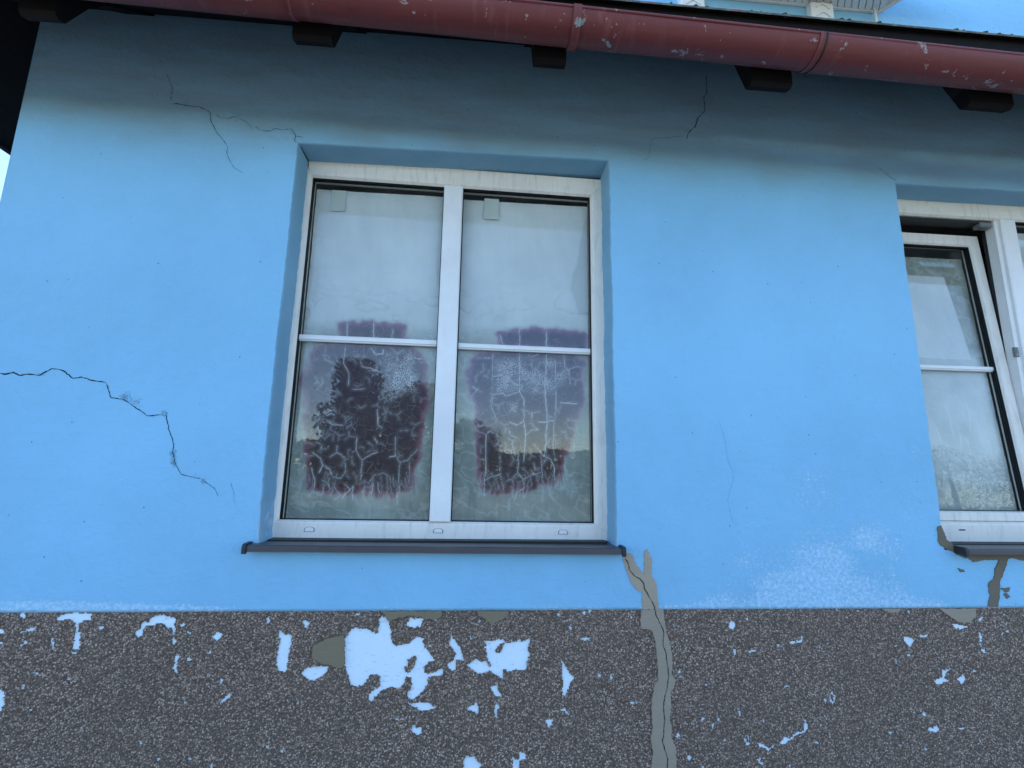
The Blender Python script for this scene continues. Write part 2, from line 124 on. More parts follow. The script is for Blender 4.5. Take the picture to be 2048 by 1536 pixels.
# value noise on numpy arrays
def vnoise(x, y, seed=0):
    xi = np.floor(x).astype(np.int64); yi = np.floor(y).astype(np.int64); fx = x - xi; fy = y - yi
    fx = fx * fx * (3 - 2 * fx); fy = fy * fy * (3 - 2 * fy)
    def h(a, b):
        n = (a * 374761393 + b * 668265263 + seed * 974711) & 0xffffffff
        n = ((n ^ (n >> 13)) * 1274126177) & 0xffffffff
        return ((n ^ (n >> 16)) & 0xffff) / 65535.0
    return (h(xi, yi) * (1 - fx) + h(xi + 1, yi) * fx) * (1 - fy) + (h(xi, yi + 1) * (1 - fx) + h(xi + 1, yi + 1) * fx) * fy
def fbm(x, y, seed=0, oct=3):
    s = 0; a = .5; t = 0
    for o in range(oct): s = s + a * vnoise(x * 2 ** o, y * 2 ** o, seed + o * 17); t += a; a *= .5
    return s / t
def segdist(X, Z, a, b):
    dx, dz = b[0] - a[0], b[1] - a[1]; L = dx * dx + dz * dz + 1e-12
    t = np.clip(((X - a[0]) * dx + (Z - a[1]) * dz) / L, 0, 1)
    return np.hypot(X - a[0] - t * dx, Z - a[1] - t * dz)
def linedist(X, Z, pl):
    d = np.full(X.shape, 9.0)
    for a, b in zip(pl[:-1], pl[1:]): d = np.minimum(d, segdist(X, Z, a, b))
    return d
def inside(X, Z, poly):
    r = np.zeros(X.shape, bool); n = len(poly)
    for i in range(n):
        (x1, z1), (x2, z2) = poly[i], poly[(i + 1) % n]
        if z1 == z2: continue
        c = ((z1 > Z) != (z2 > Z)) & (X < (x2 - x1) * (Z - z1) / (z2 - z1) + x1); r ^= c
    return r
def sdist(X, Z, poly):
    """signed distance, positive inside"""
    d = linedist(X, Z, list(poly) + [poly[0]]); return np.where(inside(X, Z, poly), d, -d)
def sstep(a, b, x):
    t = np.clip((x - a) / (b - a), 0, 1); return t * t * (3 - 2 * t)

def grid_obj(name, V, nx, nz, keep, mat, parent, attrs=None, smooth=True, extra=None):
    """V (nz,nx,3) grid of vertices, keep (nz-1,nx-1) cells; loose vertices dropped. extra: list of vertex-index quads, extra verts"""
    idx = np.arange(nx * nz).reshape(nz, nx)
    q = np.stack([idx[:-1, :-1], idx[:-1, 1:], idx[1:, 1:], idx[1:, :-1]], -1)[keep]
    vv = V.reshape(-1, 3); faces = q
    at = {k: a.reshape(-1) for k, a in (attrs or {}).items()}
    if extra is not None:
        ev, ef, esrc = extra
        faces = np.concatenate([q, ef]); vv = np.concatenate([vv, ev]); at = {k: np.concatenate([a, a[esrc]]) for k, a in at.items()}
    used = np.zeros(len(vv), bool); used[faces.ravel()] = True
    re = np.cumsum(used) - 1; faces = re[faces]; vv = vv[used]
    me = bpy.data.meshes.new(name)
    me.vertices.add(len(vv)); me.vertices.foreach_set('co', vv.astype(np.float32).ravel())
    me.loops.add(faces.size); me.loops.foreach_set('vertex_index', faces.astype(np.int32).ravel())
    me.polygons.add(len(faces)); me.polygons.foreach_set('loop_start', np.arange(0, faces.size, 4, dtype=np.int32))
    me.polygons.foreach_set('loop_total', np.full(len(faces), 4, np.int32)) if False else None
    me.polygons.foreach_set('use_smooth', np.full(len(faces), smooth, bool))
    me.update(calc_edges=True); me.validate()
    for k, a in at.items():
        A = me.attributes.new(k, 'FLOAT', 'POINT'); A.data.foreach_set('value', a[used].astype(np.float32))
    me.materials.append(mat)
    o = bpy.data.objects.new(name, me); COL.objects.link(o)
    if parent: o.parent = parent
    return o

# ------------------------------------------------------------------ materials
class NT:
    def __init__(s, name):
        s.m = bpy.data.materials.new(name); s.m.use_nodes = True; s.t = s.m.node_tree; s.n = s.t.nodes; s.b = s.n['Principled BSDF']
        s.co = s.n.new('ShaderNodeTexCoord').outputs['Object']
    def put(s, sock, v):
        if isinstance(v, bpy.types.NodeSocket): s.t.links.new(v, sock)
        elif v is not None:
            if sock.type == 'RGBA' and len(v) == 3: v = (*v, 1)
            sock.default_value = v
    def mp(s, sc): 
        n = s.n.new('ShaderNodeMapping'); s.put(n.inputs[0], s.co); n.inputs['Scale'].default_value = sc; return n.outputs[0]
    def noise(s, scale, detail=4, vec=None, rough=.55, dist=0):
        n = s.n.new('ShaderNodeTexNoise'); s.put(n.inputs['Vector'], vec or s.co); n.inputs['Scale'].default_value = scale
        n.inputs['Detail'].default_value = detail; n.inputs['Roughness'].default_value = rough; n.inputs['Distortion'].default_value = dist; return n.outputs['Fac']
    def vor(s, scale, feature='F1', out='Distance', vec=None, rand=1):
        n = s.n.new('ShaderNodeTexVoronoi'); n.feature = feature; s.put(n.inputs['Vector'], vec or s.co); n.inputs['Scale'].default_value = scale
        n.inputs['Randomness'].default_value = rand; return n.outputs[out]
    def attr(s, name):
        n = s.n.new('ShaderNodeAttribute'); n.attribute_name = name; return n.outputs['Fac']
    def ramp(s, fac, *st):
        n = s.n.new('ShaderNodeValToRGB'); s.put(n.inputs[0], fac); e = n.color_ramp.elements
        while len(e) < len(st): e.new(.5)
        for el, (p, c) in zip(e, st):
            el.position = p; el.color = (c, c, c, 1) if isinstance(c, (int, float)) else (*c, 1)
        return n.outputs[0]
    def mix(s, fac, a, b, mode='MIX'):
        n = s.n.new('ShaderNodeMix'); n.data_type = 'RGBA'; n.blend_type = mode
        s.put(n.inputs[0], fac); s.put(n.inputs[6], a); s.put(n.inputs[7], b); return n.outputs[2]
    def math(s, op, a, b=None, clamp=False):
        n = s.n.new('ShaderNodeMath'); n.operation = op; n.use_clamp = clamp; s.put(n.inputs[0], a)
        if b is not None: s.put(n.inputs[1], b)
        return n.outputs[0]
    def bump(s, h, strength=.3, dist=.002, prev=None):
        n = s.n.new('ShaderNodeBump'); s.put(n.inputs['Height'], h); n.inputs['Strength'].default_value = strength; n.inputs['Distance'].default_value = dist
        if prev: s.put(n.inputs['Normal'], prev)
        return n.outputs[0]
    def fin(s, col=None, rough=None, nrm=None, spec=None, metal=None):
        s.put(s.b.inputs['Base Color'], col)
        if rough is not None: s.put(s.b.inputs['Roughness'], rough)
        if nrm: s.put(s.b.inputs['Normal'], nrm)
        if spec is not None: s.put(s.b.inputs['Specular IOR Level'], spec)
        if metal is not None: s.put(s.b.inputs['Metallic'], metal)
        return s.m

BLUE = (.235, .50, .70); PALE = (.58, .73, .84)
def mat_wall():
    t = NT('blue_render')
    big = t.noise(1.3, 5); mid = t.noise(9, 4); brush = t.noise(1, 4, t.mp((14, 14, 110)), .6); fine = t.noise(260, 3)
    c = t.mix(t.ramp(big, (.3, 0), (.7, 1)), tuple(x * .90 for x in BLUE), tuple(x * 1.07 for x in BLUE))
    c = t.mix(t.math('MULTIPLY', t.ramp(mid, (.40, 0), (.7, 1)), .30), c, (.25, .52, .80))
    streak = t.ramp(brush, (.60, 0), (.72, 1))
    c = t.mix(t.math('MULTIPLY', streak, .07), c, (.36, .60, .82))
    dk = t.ramp(t.noise(1, 5, t.mp((20, 20, 90))), (.66, 0), (.74, 1))
    c = t.mix(t.math('MULTIPLY', dk, .16), c, (.10, .26, .42))
    wear = t.attr('wear'); wn_ = t.math('ADD', t.math('ADD', t.math('MULTIPLY', t.noise(95, 6, None, .85), 1.9), t.math('MULTIPLY', t.noise(7, 3), .35)), t.math('MULTIPLY', t.math('SUBTRACT', t.noise(1, 4, t.mp((40, 40, 160)), .65), .5), .55))
    wf = t.ramp(t.math('SUBTRACT', t.math('ADD', wn_, wear), 1.52), (.0, 0), (.14, 1))
    c = t.mix(t.math('MULTIPLY', wf, t.ramp(t.noise(80, 5, None, .75), (.42, .05), (.66, .8))), c, PALE)
    sm = t.attr('smudge'); sf = t.ramp(t.math('SUBTRACT', t.math('ADD', t.noise(130, 5, None, .75), sm), 1.06), (0, 0), (.12, 1))
    c = t.mix(t.math('MULTIPLY', sf, .55), c, (.03, .06, .10))
    gr = t.attr('grime_shade'); gn = t.noise(1, 5, t.mp((3, 3, 16)))
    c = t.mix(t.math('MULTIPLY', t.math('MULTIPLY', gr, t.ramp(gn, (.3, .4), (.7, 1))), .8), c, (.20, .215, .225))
    gnn = t.noise(38, 5, None, .75); c = t.mix(t.math('MULTIPLY', t.ramp(gnn, (.55, 0), (.75, 1)), .16), c, (.12, .30, .48)); c = t.mix(t.math('MULTIPLY', t.ramp(t.noise(31, 5, None, .75), (.58, 0), (.75, 1)), .16), c, (.40, .64, .80))
    # pin-head flaws
    pin = t.vor(15, 'F1'); pf = t.ramp(pin, (.024, 1), (.055, 0))
    c = t.mix(t.math('MULTIPLY', pf, .7), c, (.05, .13, .22))
    n = t.bump(t.noise(2.2, 3), .5, .02); n = t.bump(t.noise(24, 4, None, .6), .9, .0045, n); n = t.bump(t.noise(70, 3, None, .6), .6, .0016, n); n = t.bump(brush, .28, .0022, n); n = t.bump(fine, .5, .0014, n); n = t.bump(wf, .4, -.0008, n)
    return t.fin(c, .78, n, .25)
def mat_reveal():
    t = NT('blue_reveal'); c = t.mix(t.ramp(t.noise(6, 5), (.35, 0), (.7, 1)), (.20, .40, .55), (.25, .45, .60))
    wf = t.ramp(t.math('ADD', t.noise(20, 6, None, .7), t.math('SUBTRACT', t.attr('wear'), .9)), (.1, 0), (.3, 1))
    c = t.mix(t.math('MULTIPLY', wf, .7), c, (.50, .62, .72))
    n = t.bump(t.noise(30, 5), .4, .004); n = t.bump(t.noise(250, 3), .3, .001, n)
    return t.fin(c, .8, n, .25)
def mat_pale():
    t = NT('pale_undercoat'); c = t.mix(t.noise(14, 6), (.64, .78, .88), (.74, .85, .92))
    sc = t.ramp(t.noise(1, 5, t.mp((40, 40, 130)), .7), (.58, 0), (.68, 1)); c = t.mix(t.math('MULTIPLY', sc, .6), c, (.34, .46, .58)); c = t.mix(t.ramp(t.noise(70, 5, None, .7), (.62, 0), (.72, .6)), c, (.33, .40, .46))
    return t.fin(c, .8, t.bump(t.noise(120, 4), .3, .001), .25)
def mat_pebble():
    t = NT('pebble_dash')
    cell = t.vor(190, 'F1', 'Color'); d = t.vor(190, 'F1', 'Distance')
    sep = t.n.new('ShaderNodeSeparateColor'); t.put(sep.inputs[0], cell)
    c = t.ramp(sep.outputs[0], (0, (.135, .092, .071)), (.35, (.25, .170, .132)), (.62, (.38, .263, .205)), (.82, (.52, .385, .305)), (1, (.68, .54, .44)))
    c = t.mix(t.ramp(t.noise(2.2, 4), (.3, 0), (.7, .4)), c, tuple([.20, .15, .11]))
    c = t.mix(t.ramp(d, (.35, 0), (.62, .85)), c, (.095, .072, .054))
    fl = t.ramp(t.math('ADD', t.noise(46, 5, None, .7), t.attr('fleck')), (.90, 0), (.93, 1)); c = t.mix(fl, c, (.50, .58, .64))
    h = t.math('SUBTRACT', 1, d); n = t.bump(h, .9, .004); n = t.bump(t.noise(400, 2), .3, .001, n)
    return t.fin(c, .7, n, .3)
def mat_mortar(name, a, b):
    t = NT(name); br = t.noise(1, 4, t.mp((16, 16, 120)), .6); c = t.mix(t.noise(11, 6), a, b)
    c = t.mix(t.math('MULTIPLY', t.ramp(br, (.55, 0), (.75, 1)), .25), c, tuple(x * 1.35 for x in b))
    n = t.bump(br, .5, .002); n = t.bump(t.noise(300, 3), .35, .001, n); return t.fin(c, .85, n, .2)
def mat_pvc(name, base, dirt=.3):
    t = NT(name); c = t.mix(t.ramp(t.noise(5, 6, None, .65), (.35, 0), (.75, 1)), base, tuple(x * .86 for x in base))
    st = t.ramp(t.noise(1, 5, t.mp((60, 60, 9)), .65), (.52, 0), (.75, 1)); c = t.mix(t.math('MULTIPLY', st, dirt), c, (.40, .39, .34))
    c = t.mix(t.ramp(t.noise(90, 5, None, .7), (.67, 0), (.73, .5)), c, (.33, .31, .27))
    return t.fin(c, t.ramp(t.noise(12, 4), (.3, .30), (.7, .48)), t.bump(t.noise(60, 3), .06, .001), .4)
def mat_plain(name, col, rough=.6, spec=.3, var=.25, scale=12, bump=.15):
    t = NT(name); c = t.mix(t.noise(scale, 5), tuple(x * (1 - var) for x in col), tuple(min(1, x * (1 + var)) for x in col))
    return t.fin(c, rough, t.bump(t.noise(scale * 8, 3), bump, .001), spec)
def mat_gutter():
    t = NT('red_gutter_paint')
    v = t.mp((2.0, 14, 14)); c = t.mix(t.noise(3, 5, v, .6), (.115, .022, .022), (.19, .044, .040))
    run = t.math('MULTIPLY', t.ramp(t.noise(1, 5, t.mp((70, 8, 8)), .6), (.52, 0), (.68, 1)), t.ramp(t.noise(3.5, 3), (.35, 0), (.58, 1))); c = t.mix(t.math('MULTIPLY', run, .6), c, (.115, .030, .036))
    fade = t.math('MULTIPLY', t.ramp(t.noise(1, 5, t.mp((45, 5, 12)), .65), (.54, 0), (.74, 1)), t.ramp(t.noise(4.7, 3), (.45, 0), (.6, 1))); c = t.mix(t.math('MULTIPLY', fade, .35), c, (.34, .15, .14))
    pz = t.math('ADD', t.noise(20, 4, None, .7, .4), t.math('MULTIPLY', t.noise(4.5, 2), .5))
    peel = t.ramp(pz, (.915, 0), (.93, 1)); rim = t.ramp(pz, (.895, 0), (.915, 1))
    c = t.mix(t.math('MULTIPLY', rim, .5), c, (.5, .36, .34)); c = t.mix(peel, c, (.23, .27, .27))
    fl = t.ramp(t.noise(75, 3, None, .6), (.755, 0), (.78, 1)); c = t.mix(fl, c, (.52, .46, .44))
    n = t.bump(t.noise(14, 4), .35, .004); n = t.bump(peel, .5, -.001, n)
    return t.fin(c, .55, n, .35)
def mat_glass():
    t = NT('window_glass'); t.n.remove(t.b); out = t.n['Material Output']
    tr = t.n.new('ShaderNodeBsdfTransparent'); tr.inputs[0].default_value = (.975, .99, .985, 1)
    gl = t.n.new('ShaderNodeBsdfGlossy'); gl.inputs['Roughness'].default_value = .012
    t.put(gl.inputs['Normal'], t.bump(t.noise(2.4, 2), .05, .01))
    fr = t.n.new('ShaderNodeFresnel'); gm = t.n.new('ShaderNodeNewGeometry')
    t.put(fr.inputs[0], t.math('ADD', 1.45, t.math('MULTIPLY', gm.outputs['Backfacing'], 1 / 1.45 - 1.45)))
    mx = t.n.new('ShaderNodeMixShader'); t.put(mx.inputs[0], fr.outputs[0]); t.put(mx.inputs[1], tr.outputs[0]); t.put(mx.inputs[2], gl.outputs[0])
    # a film of dust on the outside
    df = t.n.new('ShaderNodeBsdfDiffuse'); df.inputs[0].default_value = (.55, .57, .56, 1)
    dust = t.math('MULTIPLY', t.ramp(t.math('ADD', t.noise(7, 6, None, .7), t.math('MULTIPLY', t.noise(1, 4, t.mp((50, 1, 3))), .5)), (.6, .25), (1.0, 1)), .03)
    m2 = t.n.new('ShaderNodeMixShader'); t.put(m2.inputs[0], dust); t.put(m2.inputs[1], mx.outputs[0]); t.put(m2.inputs[2], df.outputs[0])
    t.put(out.inputs[0], m2.outputs[0]); return t.m
def mat_film():
    t = NT('perished_window_film')
    wob = t.noise(9, 5, None, .6); grey = t.mix(t.ramp(wob, (.3, 0), (.7, 1)), (.17, .195, .16), (.32, .345, .30))
    strk = t.ramp(t.noise(1, 4, t.mp((70, 1, 3.5)), .6), (.5, 0), (.8, 1)); grey = t.mix(t.math('MULTIPLY', strk, .35), grey, (.42, .43, .38))
    sp = t.ramp(t.noise(55, 4, None, .7), (.70, 0), (.76, 1)); grey = t.mix(t.math('MULTIPLY', sp, .35), grey, (.55, .57, .52))
    paper = t.mix(t.ramp(t.noise(3.2, 4), (.3, 0), (.7, 1)), (.56, .60, .61), (.70, .73, .73))
    base = t.mix(t.attr('paper'), grey, paper)
    dk = t.attr('dark'); edge = t.math('ADD', dk, t.math('MULTIPLY', t.math('SUBTRACT', t.noise(26, 5, None, .7), .5), t.ramp(dk, (0, 0), (.35, .55), (.75, .35), (1, .1))))
    dcol = t.ramp(edge, (.0, (.28, .30, .26)), (.25, (.27, .20, .20)), (.5, (.18, .07, .085)), (.75, (.090, .022, .028)), (1, (.040, .015, .016)))
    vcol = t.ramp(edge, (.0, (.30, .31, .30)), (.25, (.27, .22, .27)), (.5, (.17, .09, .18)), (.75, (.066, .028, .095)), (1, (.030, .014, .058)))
    dcol = t.mix(t.attr('violet'), dcol, vcol)  # violet towards the top: sky reflection painted into the film's own tint
    c = t.mix(t.ramp(edge, (.02, 0), (.34, 1)), base, dcol)
    warp = t.n.new('ShaderNodeVectorMath'); warp.operation = 'ADD'
    nz = t.n.new('ShaderNodeTexNoise'); nz.inputs['Scale'].default_value = 30; t.put(nz.inputs['Vector'], t.co)
    sc_ = t.n.new('ShaderNodeVectorMath'); sc_.operation = 'SCALE'; t.put(sc_.inputs[0], nz.outputs['Color']); sc_.inputs['Scale'].default_value = .022
    t.put(warp.inputs[0], t.co); t.put(warp.inputs[1], sc_.outputs[0])
    flat = t.n.new('ShaderNodeMapping'); t.put(flat.inputs[0], warp.outputs[0]); flat.inputs['Scale'].default_value = (1, .0, .8)
    ed = t.vor(34, 'DISTANCE_TO_EDGE', 'Distance', flat.outputs[0])
    net = t.math('MULTIPLY', t.ramp(ed, (.008, 1), (.03, 0)), t.ramp(t.noise(13, 3), (.45, 0), (.6, 1)))
    ed2 = t.vor(150, 'DISTANCE_TO_EDGE', 'Distance', flat.outputs[0])
    net2 = t.math('MULTIPLY', t.math('MULTIPLY', t.ramp(ed2, (.05, 1), (.2, 0)), t.ramp(t.noise(22, 3), (.34, .1), (.55, 1))), t.attr('fine'))
    zone = t.ramp(dk, (.3, 0), (.75, 1))
    ln = t.math('MAXIMUM', t.math('MULTIPLY', t.math('MULTIPLY', net, zone), .22), t.math('MULTIPLY', net2, .6))
    ln = t.math('MAXIMUM', ln, t.math('MULTIPLY', t.attr('line'), t.ramp(t.noise(60, 3), (.3, .6), (.6, 1))), True)
    c = t.mix(t.math('MULTIPLY', ln, .88), c, (.66, .65, .66))
    n = t.bump(t.noise(6, 4), .25, .012); n = t.bump(ln, .4, .001, n)
    return t.fin(c, t.ramp(dk, (.3, .75), (.8, .5)), n, .25)
def mat_leaf(name, a, b):
    t = NT(name); oi = t.n.new('ShaderNodeNewGeometry'); c = t.mix(oi.outputs['Random Per Island'], a, b); return t.fin(c, .6, None, .3)
def mat_dark_wood():
    t = NT('dark_stained_wood'); g = t.noise(1, 5, t.mp((60, 4, 60)), .6); c = t.mix(g, (.006, .006, .007), (.016, .014, .014)); return t.fin(c, .8, t.bump(g, .4, .002), .08)
def mat_roof_edge():
    t = NT('weathered_roof_sheet'); c = t.mix(t.noise(30, 5), (.05, .045, .045), (.11, .10, .09))
    m = t.ramp(t.noise(22, 5, None, .7), (.48, 0), (.6, 1)); c = t.mix(t.math('MULTIPLY', m, .75), c, (.16, .19, .15))
    r = t.ramp(t.noise(9, 4), (.62, 0), (.68, 1)); c = t.mix(t.math('MULTIPLY', r, .8), c, (.24, .07, .06)); return t.fin(c, .85, t.bump(t.noise(120, 3), .6, .004), .2)

M_WALL, M_REV, M_PALE, M_PEB = mat_wall(), mat_reveal(), mat_pale(), mat_pebble()
M_MORT = [mat_mortar('mortar_fresh', (.31, .255, .19), (.42, .345, .26)), mat_mortar('mortar_plinth', (.265, .22, .165), (.35, .295, .225)),
          mat_mortar('mortar_dark', (.13, .11, .08), (.19, .162, .12)), mat_mortar('mortar_olive', (.185, .15, .095), (.24, .195, .13))]
M_FAINT = mat_plain('crack_faint', (.05, .115, .19), .9, .05); M_CRACK = mat_plain('crack_dark', (.012, .02, .03), .9, .05)
M_PVC = mat_pvc('white_plastic_frame', (.80, .76, .69), .55); M_PVC2 = mat_pvc('clean_white_plastic', (.80, .80, .79), .08)
M_RUB = mat_plain('black_rubber', (.012, .014, .015), .5, .3); M_SILL = mat_plain('dark_brown_metal', (.055, .050, .055), .38, .5, .15, 20, .05)
M_CAP = mat_plain('black_plastic_cap', (.022, .021, .024), .45, .4); M_GUT = mat_gutter(); M_GLASS = mat_glass(); M_FILM = mat_film()
M_TAPE = mat_plain('yellowed_tape', (.54, .59, .55), .5, .3, .1); M_WOOD = mat_dark_wood(); M_ROOF = mat_roof_edge()
M_ROOM = mat_plain('room_paint', (.30, .29, .27), .9, .1); M_METAL = mat_plain('grey_metal', (.16, .17, .18), .4, .5)
M_WHITE = mat_plain('white_painted_wood', (.70, .71, .70), .6, .3, .1, 20, .25); M_MOSS = mat_plain('moss', (.06, .075, .045), .95, .1, .5, 60, .5)

# ------------------------------------------------------------------ the ground
tg = NT('pale_gravel_yard'); gc = tg.mix(tg.noise(.35, 6), (.15, .142, .12), (.25, .24, .205))
M_GROUND = tg.fin(gc, .95, tg.bump(tg.noise(3, 6), .5, .05), .1)
g = obj('ground', [(-200, -200, 0), (200, -200, 0), (200, 200, 0), (-200, 200, 0)], [(0, 1, 2, 3)], M_GROUND); tag(g, kind='structure')

# ------------------------------------------------------------------ the house: facade
house = empty('blue_house'); tag(house, 'pale blue rendered house with cracked walls, red gutter and peeling pebble-dash plinth', 'house')
XL, XR, ZP, ZT = -.975, 4.6, 1.161, 3.29
OP1 = (-.026, 1.131, 1.344, 2.767); OP2 = (2.293, 3.45, 1.347, 2.757)

def edge_off(x, z, s=3):
    """how far the plaster's arris wanders"""
    return (fbm(x * 5, z * 5, s) - .5) * .007 + (fbm(x * 60, z * 60, s + 5) - .5) * .0045
def lines(a, brk, step):
    out = []
    for p, q in zip(brk[:-1], brk[1:]): out.append(np.linspace(p, q, max(2, int(round((q - p) / step))) + 1)[:-1])
    return np.concatenate(out + [[brk[-1]]])
xs = lines(0, [XL, OP1[0], OP1[1], OP2[0], OP2[1], XR], .009); zs = lines(0, [ZP, OP1[2], OP2[2], OP2[3], OP1[3], ZT], .009)
X, Z = np.meshgrid(xs, zs)
xc = (xs[1:] + xs[:-1]) / 2; zc = (zs[1:] + zs[:-1]) / 2; XC, ZC = np.meshgrid(xc, zc)
keep = np.ones(XC.shape, bool)
for o in (OP1, OP2): keep &= ~((XC > o[0]) & (XC < o[1]) & (ZC > o[2]) & (ZC < o[3]))
def warp(X, Z):
    """the openings are a little out of square and their arrises wander"""
    dX = np.zeros_like(X); dZ = np.zeros_like(Z)
    for k, o in enumerate((OP1, OP2)):
        wx = lambda v, c: np.exp(-np.abs(v - c) / .03); inx = (X > o[0] - .03) & (X < o[1] + .03); inz = (Z > o[2] - .03) & (Z < o[3] + .03)
        for c in (o[0], o[1]): dX += np.where(inz, wx(X, c) * edge_off(X * 0 + c, Z, 3 + k), 0)
        for c in (o[2], o[3]): dZ += np.where(inx, wx(Z, c) * edge_off(X, Z * 0 + c, 8 + k) * .6, 0)
        if k == 0: dZ += np.where(inx, wx(Z, o[3]) * (.015 * (X - o[0]) / (o[1] - o[0]) - .0075), 0)
        if k == 0: dX += np.where(inz, wx(X, o[0]) * .012 * np.clip((1.62 - Z) / .25, 0, 1) * fbm(Z * 25, Z * 0, 4), 0)
    return X + dX, Z + dZ
WX, WZ = warp(X, Z)
nearop = np.ones_like(X)
for o in (OP1, OP2): nearop *= 1 - ((X > o[0] - .012) & (X < o[1] + .012) & (Z > o[2] - .012) & (Z < o[3] + .012))
Y = (fbm(X * 2.2, Z * 2.2, 21) - .5) * .004 * nearop * np.clip((Z - ZP) / .03, 0, 1)
def blob(cx, cz, rx, rz, a=1): return a * np.exp(-((X - cx) / rx) ** 2 - ((Z - cz) / rz) ** 2)
wear = blob(1.86, 1.185, .44, .022, .7) + blob(1.80, 1.22, .34, .045, .42) + blob(1.84, 1.30, .22, .10, .42) + blob(1.82, 1.55, .15, .20, .26) + blob(1.62, 1.25, .12, .10, .25) + blob(2.1, 1.45, .12, .2, .2) + blob(1.55, 1.36, .10, .12, .18) + blob(2.23, 1.75, .05, .35, .22) \
    + blob(-.62, 1.175, .28, .022, .75) + blob(-.25, 1.172, .22, .016, .55) + blob(-.66, 1.33, .12, .09, .16) + .33 * np.exp(-((Z - ZP) / .010) ** 2) + blob(1.6, 1.168, 1.0, .012, .3) + blob(-.03, 1.75, .03, .3, .12) + blob(1.15, 1.55, .03, .25, .14)
wear = (wear + blob(2.05, 1.42, .16, .22, .22)) * (.25 + 1.5 * fbm(X * 9, Z * 13, 71, 4))
smudge = sum(blob(a, b, r, r, .52) for a, b, r in ((-.479, 1.82, .030), (-.43, 1.80, .03), (-.348, 1.765, .022), (-.307, 1.635, .022), (-.30, 1.60, .018), (-.205, 1.545, .02), (2.262, 2.795, .011), (-.483, 2.872, .02), (-.05, 2.81, .03), (-.31, 2.73, .015), (2.42, 1.36, .02)))
d1 = linedist(X, Z, CRACKS[0][0]); smudge += .22 * np.exp(-(d1 / .02) ** 2)
grime_shade = .72 * sstep(2.66, 2.88, Z + (fbm(X * 5, Z * 5, 31) - .5) * .14)  # darkens the wall below the eaves: painted eave shade along with dirt
V = np.stack([WX, Y, WZ], -1)
# bottom arris turned back to the plinth
nb = len(xs); ev = np.stack([WX[0], np.full(nb, .012), WZ[0]], -1); n0 = X.size
ef = np.array([(n0 + i, n0 + i + 1, i + 1, i) for i in range(nb - 1)])
grid_obj('wall', V, len(xs), len(zs), keep, M_WALL, house, dict(wear=wear, smudge=smudge, grime_shade=grime_shade), True, (ev, ef, np.arange(nb)))
obj('side_wall', [(XL, 0, 0), (XL, 6, 0), (XL, 6, 3.29), (XL, 0, 3.29)], [(0, 1, 2, 3)], M_WALL, house)

def reveal(o, ax, name='window_reveal'):
    """the plastered sides of an opening, sharing the wall's wandering arris"""
    ax_x = xs[(xs >= o[0] - 1e-6) & (xs <= o[1] + 1e-6)]; ax_z = zs[(zs >= o[2] - 1e-6) & (zs <= o[3] + 1e-6)]
    loop = [(x, o[2]) for x in ax_x[:-1]] + [(o[1], z) for z in ax_z[:-1]] + [(x, o[3]) for x in ax_x[::-1][:-1]] + [(o[0], z) for z in ax_z[::-1][:-1]]
    L = np.array(loop); fx, fz = warp(L[:, :1], L[:, 1:]); fx = fx[:, 0]; fz = fz[:, 0]; n = len(L); cx, cz = (o[0] + o[1]) / 2, (o[2] + o[3]) / 2
    sx = np.where(np.isclose(L[:, 0], o[0]), 1, np.where(np.isclose(L[:, 0], o[1]), -1, 0)); sz = np.where(np.isclose(L[:, 1], o[2]), 1, np.where(np.isclose(L[:, 1], o[3]), -1, 0))
    rings = []
    for k, (y, off) in enumerate(((0, 0), (.0025, .0022), (.007, .0035), (.03, .004), (.06, .005), (.09, .006), (ax, .007))):
        j = (fbm(L[:, 0] * 12 + y * 60, L[:, 1] * 12, 77) - .5) * (.0022 if k > 2 else 0)
        rings.append(np.stack([fx + sx * (off + j), np.full(n, y), fz + sz * (off + j)], -1))
    Vv = np.stack(rings); V2 = np.concatenate([Vv, Vv[:, :1]], 1)
    wr = np.where((V2[..., 0] < o[0] + .03), np.clip((1.72 - V2[..., 2]) / .3, 0, 1) * .45 + V2[..., 1] * 1.5, .05 + .3 * np.clip((1.45 - V2[..., 2]) / .1, 0, 1))
    wr = wr + np.where(V2[..., 1] < .006, .25, 0)
    grid_obj(name, V2, n + 1, len(rings), np.ones((len(rings) - 1, n), bool), M_REV, house, dict(wear=wr), True)
reveal(OP1, .112); reveal(OP2, .112)
for o in (OP1, OP2):
    a, b, c, d = o[0] - .1, o[1] + .1, o[2] - .1, o[3] + .1
    v = [(a, .113, c), (b, .113, c), (b, .113, d), (a, .113, d), (a, 1.4, c), (b, 1.4, c), (b, 1.4, d), (a, 1.4, d)]
    obj('room_interior', v, [(4, 5, 6, 7), (0, 1, 5, 4), (1, 2, 6, 5), (2, 3, 7, 6), (3, 0, 4, 7)], M_ROOM, house)

